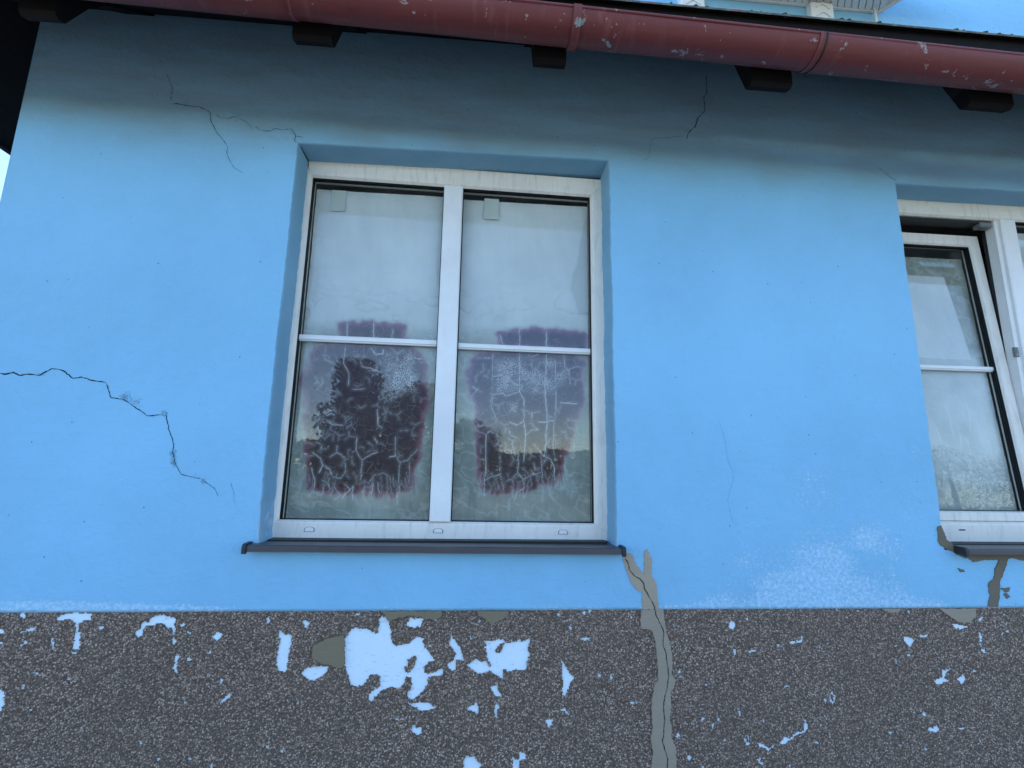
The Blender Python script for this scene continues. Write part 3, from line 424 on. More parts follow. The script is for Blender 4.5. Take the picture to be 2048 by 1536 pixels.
# ------------------------------------------------------------------ plinth: undercoat, pebble dash with its losses
obj('plinth', [(XL, .0052, 0), (XR, .0052, 0), (XR, .0052, ZP + .02), (XL, .0052, ZP + .02)], [(0, 1, 2, 3)], M_PALE, house)
px = np.arange(XL, 3.1, .0032); pz = np.arange(.60, ZP + .0005, .0032)
PX, PZ = np.meshgrid(px, pz); cxx = (px[1:] + px[:-1]) / 2; czz = (pz[1:] + pz[:-1]) / 2; PCX, PCZ = np.meshgrid(cxx, czz)
jx = PCX + (fbm(PCX * 170, PCZ * 170, 41, 2) - .5) * .008; jz = PCZ + (fbm(PCX * 170, PCZ * 170, 43, 2) - .5) * .008
lost = np.zeros(PCX.shape, bool)
def paint(poly, val):
    P = np.array(poly); a, b = P.min(0) - .02, P.max(0) + .02
    i0, i1 = np.searchsorted(cxx, [a[0], b[0]]); k0, k1 = np.searchsorted(czz, [a[1], b[1]])
    if i1 > i0 and k1 > k0:
        s = sdist(jx[k0:k1, i0:i1], jz[k0:k1, i0:i1], poly) > (-.0016 if val else .001); lost[k0:k1, i0:i1] = np.where(s, val, lost[k0:k1, i0:i1])
for p in PEEL: paint(p, True)
for p in PEEL_HOLE: paint(p, False)
r_ = RNG.random
for _ in range(190):                                    # crumbs lost between the big patches
    x0, z0 = XL + r_() * 3.9, ZP - .47 * r_() ** 1.8
    if fbm(np.array([x0 * 2.5]), np.array([z0 * 4.]), 9)[0] < .46: continue
    w, h = .0018 + .005 * r_() ** 3, .0018 + .006 * r_() ** 3; a0 = r_() * 3
    paint([(x0 + w * math.cos(t + a0) * (.5 + r_()), z0 + h * math.sin(t + a0) * (.5 + r_())) for t in np.linspace(0, 5.4, 7)], True)
rel = (RNG.random(PX.shape) - .5) * .0032 + (fbm(PX * 6, PZ * 6, 51) - .5) * .002
PV = np.stack([PX, .0015 + rel, PZ], -1); kp = ~lost
nxp, nzp = len(px), len(pz); pid = np.arange(nxp * nzp).reshape(nzp, nxp)
sides = []
a = kp[:, :-1] & ~kp[:, 1:]; r, c = np.nonzero(a); sides.append(np.stack([pid[r, c + 1], pid[r + 1, c + 1]], -1))
a = ~kp[:, :-1] & kp[:, 1:]; r, c = np.nonzero(a); sides.append(np.stack([pid[r + 1, c + 1], pid[r, c + 1]], -1))
a = kp[:-1] & ~kp[1:]; r, c = np.nonzero(a); sides.append(np.stack([pid[r + 1, c + 1], pid[r + 1, c]], -1))
a = ~kp[:-1] & kp[1:]; r, c = np.nonzero(a); sides.append(np.stack([pid[r + 1, c], pid[r + 1, c + 1]], -1))
E_ = np.concatenate(sides); n0 = PX.size; src = E_.ravel(); ev = PV.reshape(-1, 3)[src].copy(); ev[:, 1] = .0055
ef = np.stack([E_[:, 0], E_[:, 1], n0 + 2 * np.arange(len(E_)) + 1, n0 + 2 * np.arange(len(E_))], -1)
fleck = .10 * fbm(PX * 3, PZ * 3, 61) + .10 * np.exp(-((ZP - PZ) / .1) ** 2)
coat = grid_obj('pebble_dash', PV, nxp, nzp, kp, M_PEB, house, dict(fleck=fleck), False, (ev, ef, src))
tag(obj('pebble_dash', [(XL, .0015, 0), (XR, .0015, 0), (XR, .0015, .6), (XL, .0015, .6)], [(0, 1, 2, 3)], M_PEB, house))
obj('pebble_dash', [(3.098, .0015, .6), (XR, .0015, .6), (XR, .0015, ZP), (3.098, .0015, ZP)], [(0, 1, 2, 3)], M_PEB, house)
obj('side_plinth', [(XL - .004, 0, 0), (XL - .004, 6, 0), (XL - .004, 6, ZP), (XL - .004, 0, ZP)], [(0, 1, 2, 3)], M_PEB, house)

# ------------------------------------------------------------------ mortar repairs and cracks
def roughen(poly, step, amp, seed):
    rs = np.random.default_rng(seed); out = []
    n = len(poly)
    for i in range(n):
        a, b = np.array(poly[i]), np.array(poly[(i + 1) % n]); L = np.hypot(*(b - a)); k = max(1, int(L / step))
        nrm = np.array([-(b - a)[1], (b - a)[0]]) / (L + 1e-9)
        for j in range(k): out.append(tuple(a + (b - a) * j / k + nrm * (rs.random() - .5) * amp * (1 if j else .4)))
    return out
for i, (poly, kind) in enumerate(MORTAR):
    p = roughen(poly, .006, .0042, 100 + i); mb = MB(); front = -.0022 - .0002 * (i % 5)
    if kind in (1, 3): front -= .0012
    mb.prism(p, lambda q, d: (q[0], d, q[1]), front, .009)
    o = mb.build('mortar_patch', M_MORT[kind], house)
    if kind == 0: tag(o, 'forked grey mortar repair running down from the sill end')
    if kind == 2 and len(poly) > 8: tag(o, 'dark wet-looking mortar under the right window')
def ribbon(pl, w0, w1, yfn, seed, name='crack', par=None):
    rs = np.random.default_rng(seed); pts = [np.array(pl[0])]
    for a, b in zip(pl[:-1], pl[1:]):
        a, b = np.array(a), np.array(b); L = np.hypot(*(b - a)); k = max(1, int(L / .006)); nrm = np.array([-(b - a)[1], (b - a)[0]]) / (L + 1e-9)
        for j in range(1, k + 1): pts.append(a + (b - a) * j / k + nrm * (rs.random() - .5) * (.0026 if j < k else .001))
    n = len(pts); v = []; f = []
    for i, p in enumerate(pts):
        d = pts[min(i + 1, n - 1)] - pts[max(i - 1, 0)]; nr = np.array([-d[1], d[0]]) / (np.hypot(*d) + 1e-9)
        w = (w0 + (w1 - w0) * i / n) * .00055 * (.35 + 1.1 * rs.random()) * (1 if 0 < i < n - 1 else .2)
        y = yfn(p)
        v += [(p[0] - nr[0] * w, y, p[1] - nr[1] * w), (p[0] + nr[0] * w, y, p[1] + nr[1] * w), (p[0], y - .0003, p[1])]
    for i in range(n - 1):
        a, b = 3 * i, 3 * i + 3; f += [(a, b, b + 2, a + 2), (a + 2, b + 2, b + 1, a + 1)]
    return obj(name, v, f, M_CRACK if w0 > 1.9 else M_FAINT, par or house)
def wall_y(p): return float((fbm(np.array([p[0] * 2.2]), np.array([p[1] * 2.2]), 21)[0] - .5) * .004) - .0009
for i, (pl, w0, w1) in enumerate(CRACKS): ribbon(pl, w0, w1, wall_y, 300 + i)
rs = np.random.default_rng(91)
for i, (pl, w0, w1) in enumerate(CRACKS):
    if w0 < 1.5: continue
    for k in range(len(pl) // 3 + 1):
        j = int(rs.integers(1, len(pl) - 1)) if len(pl) > 2 else 0
        a = np.array(pl[j]); th = rs.random() * 6.28; q = [tuple(a)]
        for m in range(int(rs.integers(2, 5))):
            th += (rs.random() - .5) * 1.6; a = a + (.002 + .006 * rs.random()) * np.array([math.cos(th), math.sin(th)]); q.append(tuple(a))
        if OP1[0] - .03 < a[0] < OP1[1] and OP1[2] < a[1] < OP1[3] + .02 or OP2[0] - .03 < a[0] and a[1] < OP2[3] + .02: continue
        ribbon(q, .6, .3, wall_y, 400 + 20 * i + k)
ribbon(MORTAR_CRACK, 1.95, 2.2, lambda p: -.0044, 333)
# crack following the inner corner of the reveal at the window's top left
MB().tube([(-.0245, .002, 2.757), (-.021, .03, 2.755), (-.019, .06, 2.752), (-.0185, .098, 2.750), (-.017, .0985, 2.73), (-.012, .0985, 2.715)], [.0012, .0012, .0014, .0018, .0012, .0006], 5).build('crack', M_CRACK, house)

# ------------------------------------------------------------------ windows
def W1(p):
    u = p[0] / 1.08; w = (p[2] - 1.42) / 1.265
    zb = 1.422 - .004 * u; ztop = 2.692 - .013 * u
    return (p[0], p[1], zb + (ztop - zb) * w)
PROFILE = [(0, .150), (0, .110), (.10, .1015), (.16, .100), (1, .100), (1, .17)]
def frame_bars(win, x0, x1, z0, z1, mL, mR, mB, mT, fn, mat=None, prof=PROFILE, names=('frame_rail', 'frame_stile')):
    g = .0005
    for side in range(4):
        v = []; mb = MB()
        for s, y in prof:
            if side == 0: e = [(x0 - s * mL + g, z0 - s * mB), (x1 + s * mR - g, z0 - s * mB)]
            if side == 1: e = [(x1 + s * mR, z0 - s * mB + g), (x1 + s * mR, z1 + s * mT - g)]
            if side == 2: e = [(x1 + s * mR - g, z1 + s * mT), (x0 - s * mL + g, z1 + s * mT)]
            if side == 3: e = [(x0 - s * mL, z1 + s * mT - g), (x0 - s * mL, z0 - s * mB + g)]
            v.append([(e[0][0], y, e[0][1]), (e[1][0], y, e[1][1])])
        n = len(prof); vv = [q[0] for q in v] + [q[1] for q in v]
        f = [(i, i + n, (i + 1) % n + n, (i + 1) % n) for i in range(n)] + [tuple(range(n)), tuple(range(2 * n - 1, n - 1, -1))]
        mb.add(vv, f).map(fn).build(names[side % 2], mat or M_PVC, win)
def gasket(win, x0, x1, z0, z1, fn, y0=.1105):
    mb = MB()
    mb.ring(x0 - .001, x1 + .001, z0 - .001, z1 + .001, .0022, y0, y0 + .024)
    for k in range(3): mb.ring(x0 - .001, x1 + .001, z0 - .001, z1 + .001,   .0046 - .0006 * k, y0 + .0035 + .008 * k, y0 + .0065 + .008 * k)
    mb.map(fn).build('gasket', M_RUB, win)
def dcap(win, x, z, fn):
    mb = MB()
    def shape(s): return [(x + s * a, z + s * b) for a, b in ((-.0165, -.0075), (.0165, -.0075), (.0175, -.002), (.0165, .003), (.010, .0075), (0, .009), (-.010, .0075), (-.0165, .003), (-.0175, -.002))]
    mb.prism(shape(1.0), lambda q, d: (q[0], d, q[1]), .0985, .101, 1); mb.prism(shape(.84), lambda q, d: (q[0], d, q[1] + .0004), .0965, .0995, 0)
    mb.map(fn).build('drain_cap', [M_PVC2, M_METAL], win)
def sill(win, x0, x1, zb, zf):
    t = .0018
    prof = [(.097, zb + .003), (.086, zb + .002), (.084, zb), (-.034, zf), (-.0385, zf - .002), (-.040, zf - .005), (-.040, zf - .019), (-.036, zf - .020), (-.036, zf - .006), (.084, zb - t * 3), (.097, zb - .004)]
    mb = MB(); n = len(prof)
    vv = [(x0, y, z) for y, z in prof] + [(x1, y, z + (-.0045 if x1 < 2 else 0)) for y, z in prof]
    mb.add(vv, [(i, (i + 1) % n, (i + 1) % n + n, i + n) for i in range(n)] + [tuple(range(n - 1, -1, -1)), tuple(range(n, 2 * n))]).build('sill', M_SILL, win)
    for x, dz in ((x0, 0), (x1, -.0045 if x1 < 2 else 0)):
        pr = [(.096, zb + .010 + dz), (-.036, zf + .0045 + dz), (-.043, zf + .001 + dz), (-.0455, zf - .005 + dz), (-.0455, zf - .0245 + dz), (-.040, zf - .026 + dz), (-.03, zf - .021 + dz), (.096, zb - .006 + dz)]
        s = -1 if x == x0 else 1
        cm = MB(); cm.prism(pr, lambda q, d: (x + s * d, q[0], q[1]), -.004, .0075); cm.build('sill_end_cap', M_CAP, win)
    MB().box(x0 + .028, x1 - .028, .052, .099, zb - .004, zb + .0035).build('sill_shade', M_RUB, win)  # black strip that paints in the shade at the back of the sill
def glazing_bar(win, x0, x1, z0, z1, fn, y=.118):
    mb = MB(); mb.bbox(x0, x1, y + .004, y + .0125, z0, z1, .002); mb.bbox(x0, x1, y, y + .006, z0 + .005, z1 - .001, .002)
    mb.map(fn).build('glazing_bar', M_PVC2, win)

win1 = empty('window', (0, 0, 0), house)
frame_bars(win1, 0, 1.08, 1.42, 2.685, .075, .075, .057, .075, W1)
mm = MB(); prof = [(.502, .14), (.502, .099), (.5035, .0955), (.508, .0935), (.569, .0935), (.5735, .0955), (.575, .099), (.575, .14)]
mm.prism(prof, lambda q, d: (q[0], q[1], d), 1.4215, 2.684).map(W1).build('mullion', M_PVC2, win1)
HALF = ((0, .502), (.575, 1.08))
for a, b in HALF:
    gasket(win1, a, b, 1.42, 2.685, W1)
    MB().box(a - .001, b + .001, .1305, .1365, 1.419, 2.686).map(W1).build('pane', M_GLASS, win1)
glazing_bar(win1, -.001, .503, 2.0445, 2.069, W1); glazing_bar(win1, .574, 1.081, 2.039, 2.0625, W1)
for x in (.105, .534, .967): dcap(win1, x, 1.390, W1)
sill(win1, -.037, 1.138, 1.3605, 1.3605)

# second window: same frame, the left sash tilted in at the top
win2 = empty('window', (0, 0, 0), house)
ident = lambda p: p
A0, A1, B0, B1 = 2.325, 3.405, 1.437, 2.684
frame_bars(win2, A0, A1, B0, B1, .075, .075, .072, .075, ident)
mm = MB(); prof = [(2.836, .165), (2.836, .112), (2.848, .108), (2.850, .0985), (2.855, .0955), (2.915, .0955), (2.92, .0985), (2.922, .165)]
mm.prism(prof, lambda q, d: (q[0], q[1], d), B0 + .001, B1 - .001).build('mullion', M_PVC2, win2)
MB().box(A0 + .002, 2.831, .118, .165, B1 - .012, B1 - .001).box(A0 + .001, A0 + .012, .118, .165, B0, B1).box(2.8335, 2.8365, .150, .163, B0, B1).build('gasket', M_RUB, win2)
gasket(win2, 2.922, A1, B0, B1, ident)
MB().box(2.921, A1 + .001, .1305, .1365, B0 - .001, B1 + .001).build('pane', M_GLASS, win2); glazing_bar(win2, 2.921, A1 + .001, 2.035, 2.058, ident)
MB().bbox(2.826, 2.842, .104, .116, 2.085, 2.125, .002).bbox(2.829, 2.838, .1015, .106, 2.10, 2.118, .001).build('strike_plate', M_METAL, win2)
MB().bbox(2.775, 2.828, .112, .145, 2.655, 2.676, .003).build('tilt_stay', M_METAL, win2)
MB().bbox(2.462, 2.487, .098, .102, 1.4045, 1.409, .001).build('drain_slot', M_RUB, win2)
sill(win2, 2.332, 3.46, 1.3605, 1.360)
TH = math.radians(3.3); S0 = (1.452, .112)
def tilt(p):
    dz, dy = p[2] - S0[0], p[1] - S0[1]
    return (p[0], S0[1] + dy * math.cos(TH) + dz * math.sin(TH), S0[0] + dz * math.cos(TH) - dy * math.sin(TH))
SP = [(0, .150), (0, .119), (.12, .1115), (.2, .110), (.94, .110), (1, .114), (1, .17)]
sx0, sx1, sz0, sz1 = 2.372, 2.786, 1.475, 2.598
frame_bars(win2, sx0, sx1, sz0, sz1, .052, .046, .037, .052, tilt, M_PVC, SP, ('sash_rail', 'sash_stile'))
gasket(win2, sx0, sx1, sz0, sz1, tilt, .119)
MB().box(sx0 - .001, sx1 + .001, .1385, .1445, sz0 - .001, sz1 + .001).map(tilt).build('pane', M_GLASS, win2)
glazing_bar(win2, sx0 - .001, sx1 + .001, 2.035, 2.056, tilt, .1265)

# ------------------------------------------------------------------ films stuck inside the panes
def film(name, label, x0, x1, z0, z1, y, data, paper_z, fn, tilted=False, seed=0, step=.0022):
    fx_ = np.arange(x0, x1 + step / 2, step); fz_ = np.arange(z0, z1 + step / 2, step); FX, FZ = np.meshgrid(fx_, fz_)
    jx_ = FX + (fbm(FX * 22, FZ * 22, seed) - .5) * .040; jz_ = FZ + (fbm(FX * 22, FZ * 22, seed + 1) - .5) * .03 + (fbm(FX * 95, FZ * 9, seed + 15) - .5) * .035 * sstep(paper_z - .45, paper_z - .56, FZ)
    dark = np.zeros(FX.shape); line = np.zeros(FX.shape); fine = np.zeros(FX.shape)
    for i, p in enumerate(data.get('dark', [])): dark = np.maximum(dark, sstep(-.036, .024, sdist(jx_, jz_, p)))
    wx_ = FX + (fbm(FX * 70, FZ * 70, seed + 2) - .5) * .006; wz_ = FZ + (fbm(FX * 70, FZ * 70, seed + 3) - .5) * .005
    weak = set(); allines = list(data.get('lines', [])); rs = np.random.default_rng(seed + 50)
    if data.get('dark'):
        D0 = np.array(data['dark'][0]); lo, hi = D0.min(0), D0.max(0)
        for k in range(70):                                # three-armed shrinkage cracks
            c = lo + (hi - lo) * rs.random(2) * np.array([1, .92]); t0 = rs.random() * 6.28
            if not inside(c[:1], c[1:], data['dark'][0])[0]: continue
            for arm in range(3 if rs.random() < .6 else 2):
                th = t0 + arm * 2.09 + (rs.random() - .5) * .7; L_ = .006 + .016 * rs.random(); m = c + L_ * .5 * np.array([math.cos(th), math.sin(th)]); e = m + L_ * .6 * np.array([math.cos(th + .5 * (rs.random() - .5)), math.sin(th)])
                allines.append([tuple(c), tuple(m), tuple(e)]); weak.add(len(allines) - 1)
        for k in range(34):                                # rootlets along the lower edge
            x_ = lo[0] + (hi[0] - lo[0]) * (.04 + .92 * rs.random()); z_ = lo[1] + .055 * rs.random() + .015; q = [(x_, z_)]
            for m in range(4): x_ += (rs.random() - .5) * .012; z_ -= .006 + .010 * rs.random(); q.append((x_, z_))
            allines.append(q); weak.add(len(allines) - 1)
    for i, p in enumerate(allines):
        P = np.array(p); a, b = P.min(0) - .02, P.max(0) + .02; i0, i1 = np.searchsorted(fx_, [a[0], b[0]]); k0, k1 = np.searchsorted(fz_, [a[1], b[1]])
        if i1 <= i0 or k1 <= k0: continue
        d = linedist(wx_[k0:k1, i0:i1], wz_[k0:k1, i0:i1], p); w = .0005 + .0007 * ((i * 7) % 5) / 4
        line[k0:k1, i0:i1] = np.maximum(line[k0:k1, i0:i1], np.exp(-(d / w) ** 2) * (.65 + .35 * ((i * 3) % 4) / 3) * (.38 if i in weak else 1.1) + .16 * np.exp(-(d / .007) ** 2))
    for p in data.get('fine', []): fine = np.maximum(fine, sstep(-.01, .03, sdist(jx_, jz_, p)))
    pj = FZ + (fbm(FX * 18, FZ * 5, seed + 6) - .5) * .03
    paper = sstep(paper_z - .05, paper_z + .022, pj) * .62 + .28 * sstep(paper_z - .01, paper_z + .16, pj) + .14 * sstep(paper_z - .40, paper_z, pj)
    for p, k in data.get('pale', []): paper = np.maximum(paper, k * sstep(-.03, .03, sdist(jx_, jz_, p)) * (.6 + .4 * fbm(FX * 14, FZ * 14, seed + 21)))
    for p in data.get('sheet', []): paper = np.maximum(paper, sstep(-.004, .004, sdist(FX, FZ, p)))
    ed_ = np.minimum(np.minimum(FX - x0, x1 - FX), z1 - FZ); paper = paper * (1 - .55 * np.exp(-ed_ / .014) * fbm(FX * 20, FZ * 9, seed + 31))
    for p in data.get('thin', []): paper = paper * (1 - .28 * sstep(-.004, .01, sdist(jx_ * .3 + FX * .7, FZ, p)))
    paper = np.where(paper > .3, paper * (.93 + .07 * fbm(FX * 6, FZ * 6, seed + 9)), paper)
    cx_, w_ = (x0 + x1) / 2, x1 - x0
    sag = np.sin((FZ - .35 * (1 - ((FX - cx_) / (w_ / 2)) ** 2) * .25) * 80 + 9 * fbm(FX * 4, FZ * 6, seed + 8)) * np.exp(-((FZ - paper_z - .11) / .10) ** 2)
    rg = 1 - np.abs(2 * fbm(FX * 9 + 2 * fbm(FX * 3, FZ * 3, seed + 40), FZ * 13, seed + 41) - 1); crease = sstep(.86, 1.0, rg) * (np.exp(-((FZ - paper_z - .06) / .10) ** 2) + .5 * np.exp(-ed_ / .05) + .18)
    rg2 = 1 - np.abs(2 * fbm(FX * 16, FZ * 22 + FX * 8, seed + 43) - 1); cre2 = sstep(.88, 1.0, rg2) * sstep(paper_z + .02, paper_z - .02, FZ)
    paper = np.where(paper > .3, paper * (1 - .10 * crease * (fbm(FX * 40, FZ * 40, seed + 45) + .3)) * (.80 + .30 * fbm(FX * 12 + FZ * 3, FZ * 2.2, seed + 47)), paper + .22 * cre2 * (1 - dark) + .16 * (fbm(FX * 11, FZ * 5, seed + 46) - .35) * (1 - dark)).clip(0, 1)  # shading of creases and folds is also put into the paper tone
    Yd = crease * .0022 + cre2 * .0012 + (fbm(FX * 5, FZ * 7, seed + 4) - .5) * .006 + sag * .0007 * sstep(.35, .75, fbm(FX * 7 + 3, FZ * 5, seed + 12)) + (fbm(FX * 30, FZ * 30, seed + 5) - .5) * .0016
    Vv = np.stack([FX, y + Yd, FZ], -1)
    if tilted: Vv = np.stack(fn((Vv[..., 0], Vv[..., 1], Vv[..., 2])), -1)
    elif fn: Vv = np.stack(fn((Vv[..., 0], Vv[..., 1], Vv[..., 2])), -1)
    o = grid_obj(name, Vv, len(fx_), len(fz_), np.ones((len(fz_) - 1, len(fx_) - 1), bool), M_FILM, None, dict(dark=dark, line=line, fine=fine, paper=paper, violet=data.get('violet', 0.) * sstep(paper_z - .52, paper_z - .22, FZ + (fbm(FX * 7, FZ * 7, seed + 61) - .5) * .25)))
    return tag(o, label, 'window film')
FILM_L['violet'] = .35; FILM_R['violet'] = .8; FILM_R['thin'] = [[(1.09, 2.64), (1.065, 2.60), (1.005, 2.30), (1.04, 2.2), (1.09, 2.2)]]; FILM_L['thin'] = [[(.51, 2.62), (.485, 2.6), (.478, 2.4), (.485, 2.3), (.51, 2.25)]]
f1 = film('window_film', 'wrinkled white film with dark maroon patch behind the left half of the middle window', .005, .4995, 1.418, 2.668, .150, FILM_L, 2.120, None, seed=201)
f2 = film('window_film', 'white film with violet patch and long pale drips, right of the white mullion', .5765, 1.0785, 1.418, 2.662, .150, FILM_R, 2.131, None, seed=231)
F3 = dict(pale=[([(2.2, 1.62), (2.8, 1.55), (2.8, 2.12), (2.2, 2.12)], .9), ([(2.2, 1.4), (2.8, 1.4), (2.8, 1.62), (2.2, 1.62)], .45)], sheet=[[(2.2, 2.10), (2.735, 2.09), (2.685, 2.47), (2.2, 2.475)]], lines=[[(2.45 + .03 * k + .01 * math.sin(k * 5), 1.60 + .21 * ((k * 37) % 10) / 10), (2.46 + .03 * k, 1.66 + .21 * ((k * 37) % 10) / 10), (2.452 + .03 * k, 1.72 + .21 * ((k * 37) % 10) / 10)] for k in range(10)])
f3 = film('window_film', 'pale grey film on the tilted sash of the right window', sx0 + .002, sx1 - .0015, sz0 - .002, 2.560, .160, F3, 3.0, tilt, True, seed=251)
f4 = film('window_film', 'white film behind the fixed pane at the right edge of the photo', 2.935, A1 - .002, B0, 2.655, .150, {}, 2.13, None, seed=271, step=.006)
def tape(film_o, x0, x1, z0, z1, y=.1435):
    r = roughen([(x0, z0), (x1, z0 + .002), (x1 + .001, z1), (x0 + .001, z1)], .008, .0012, int(x0 * 1000)); mb = MB(); mb.prism(r, lambda q, d: (q[0], d, q[1]), y, y + .0006)
    mb.build('tape', M_TAPE, film_o)
tape(f1, .064, .119, 2.577, 2.666); tape(f2, .659, .717, 2.578, 2.668)

# ------------------------------------------------------------------ eaves: rafters, boards, fascia, roof, gutter
SL = math.tan(math.radians(40))
for x, w, zo in ((-.69, .10, .03), (.071, .115, .022), (.797, .10, .010), (1.495, .135, -.012), (2.245, .155, -.024), (3.0, .13, -.02), (3.75, .13, -.02)):
    zb = lambda y: 2.834 + zo + (y + .35) * SL
    h = .20; pr = [(-.352, zb(-.352) + .012), (-.340, zb(-.352) + .001), (-.315, zb(-.352) + .010), (-.255, 2.99), (-.20, 3.065), (.10, 3.33), (.10, 3.36), (-.352, zb(-.352) + .15)]
    mb = MB(); mb.prism([(a, b) for a, b in pr], lambda q, d: (d, q[0], q[1]), x, x + w); 
    mb.build('rafter', M_WOOD, house)
bz = lambda y: 3.250 + SL * y
XE = -1.392
hip = lambda y: -.975 + (y)         # plan line of the hip
def slope_slab(name, off0, off1, ye, mat, xr=12.0, back=3.0):
    xe = -.975 + ye
    P = [(xe, ye), (xr, ye), (xr, back), (-.975 + back, back)]
    v = [(x, y, bz(y) + off0) for x, y in P] + [(x, y, bz(y) + off1) for x, y in P]
    f = [(3, 2, 1, 0), (4, 5, 6, 7)] + [(i, (i + 1) % 4, (i + 1) % 4 + 4, i + 4) for i in range(4)]
    obj(name, v, f, mat, house)
    Q = [(xe, ye), (xe, 6.0 - ye), (-.975 + back, 3.005), (-.975 + back, back)]
    v = [(x, y, bz(x + .975) + off0) for x, y in Q] + [(x, y, bz(x + .975) + off1) for x, y in Q]
    f = [(0, 1, 2, 3), (7, 6, 5, 4)] + [((i + 1) % 4, i, i + 4, (i + 1) % 4 + 4) for i in range(4)]
    obj(name, v, f, mat, house)
def rear_slab(off0, off1, ye, mat, xr=12.0, back=3.0):
    P = [(-.975 + back, back), (xr, back), (xr, 6.0 - ye), (-.975 + ye, 6.0 - ye)]
    v = [(x, y, bz(6.0 - y) + off0) for x, y in P] + [(x, y, bz(6.0 - y) + off1) for x, y in P]
    obj('rear_roof', v, [(3, 2, 1, 0), (4, 5, 6, 7)] + [(i, (i + 1) % 4, (i + 1) % 4 + 4, i + 4) for i in range(4)], mat, house)
rear_slab(.10, .12, -.412, M_ROOF)
obj('rear_wall', [(XL, 6, 0), (12, 6, 0), (12, 6, 3.29), (XL, 6, 3.29)], [(0, 1, 2, 3)], M_WALL, house)
obj('gable_wall', [(12, 0, 0), (12, 6, 0), (12, 6, 3.29), (12, 3, 5.77), (12, 0, 3.29)], [(0, 1, 2, 3, 4)], M_WALL, house)
obj('wall', [(XR, 0, ZP), (12, 0, ZP), (12, 0, ZT), (XR, 0, ZT)], [(0, 1, 2, 3)], M_WALL, house)
obj('pebble_dash', [(XR, .0015, 0), (12, .0015, 0), (12, .0015, ZP), (XR, .0015, ZP)], [(0, 1, 2, 3)], M_PEB, house)
slope_slab('eave_boards', 0, .025, -.395, M_WOOD); slope_slab('roof', .113, .120, -.412, M_ROOF)
MB().box(-1.39, 12, -.392, -.370, 2.925, 3.024).build('fascia', M_WOOD, house)
MB().box(-1.387, -1.365, -.368, 6, 2.90, 3.024).build('fascia', M_WOOD, house)
mo = MB(); rs = np.random.default_rng(5)
for k in range(150):
    x = -.5 + 5 * rs.random(); y = -.411 + .02 * rs.random(); z = bz(y) + .119; s = .003 + .008 * rs.random() ** 3
    v = [(x + s * 1.8 * a * (.6 + .6 * rs.random()), y + s * b, z + s * c * .9) for a, b, c in ((-1, 0, 0), (1, 0, 0), (0, -1, 0), (0, 1, 0), (0, 0, 1), (.2, .1, -1))]
    mo.add(v, [(0, 2, 4), (2, 1, 4), (1, 3, 4), (3, 0, 4), (2, 0, 5), (1, 2, 5), (3, 1, 5), (0, 3, 5)])
tag(mo.build('moss', M_MOSS, house), kind='stuff')

GY, GR = -.420, .063
gz = lambda x: 2.917 - .0207 * (x - .81)
A0_ = math.pi + .21
def arc(x, r, n=20, a0=math.pi + .21, a1=2 * math.pi): return [(x, GY + r * math.cos(a0 + (a1 - a0) * k / n), gz(x) + r * math.sin(a0 + (a1 - a0) * k / n)) for k in range(n + 1)]
gxs = [-1.45, -.5, .086, .0861] + list(np.linspace(.3, 1.64, 12)) + [1.652, 1.6521] + list(np.linspace(1.9, 12, 16))
v = []; f = []; n = 21
for i, x in enumerate(gxs):
    r = GR + (.0022 if x >= 1.652 or x <= .086 else 0) + .0006 * math.sin(x * 9); v += arc(x, r)
N1 = len(v)
for i, x in enumerate(gxs): v += arc(x, GR - .003)
for i in range(len(gxs) - 1):
    for k in range(n - 1):
        a = i * n + k; b = a + n; f += [(a, a + 1, b + 1, b), (N1 + a, N1 + b, N1 + b + 1, N1 + a + 1)]
    for k in (0, n - 1): a = i * n + k; f.append((a, a + n, N1 + a + n, N1 + a))
gut = obj('gutter', v, f, M_GUT, house, True)
MB().tube([(x, GY + (GR - .001) * math.cos(A0_), gz(x) + (GR - .001) * math.sin(A0_) + .001) for x in gxs], .0046, 8).build('gutter_bead', M_GUT, gut, True)
def band(x, w, th, name, mat=M_GUT):
    v = []; f = []
    for r in (GR + .0005, GR + th):
        for xx in (x - w / 2, x + w / 2): v += arc(xx, r, 20, math.pi * 1.05, math.pi * 2)
    for k in range(20):
        f += [(42 + k, 43 + k, 64 + k, 63 + k), (k, 42 + k + 0, 43 + k, k + 1), (21 + k, 22 + k, 64 + k, 63 + k)]
    obj(name, v, f, mat, gut, True)
band(.905, .024, .0075, 'gutter_bracket'); band(3.3, .024, .0045, 'gutter_bracket'); band(-.6, .024, .0045, 'gutter_bracket')
band(1.640, .016, .0040, 'gutter_joint'); band(1.654, .004, .0048, 'joint_gap', M_RUB); band(.092, .012, .0035, 'gutter_joint')

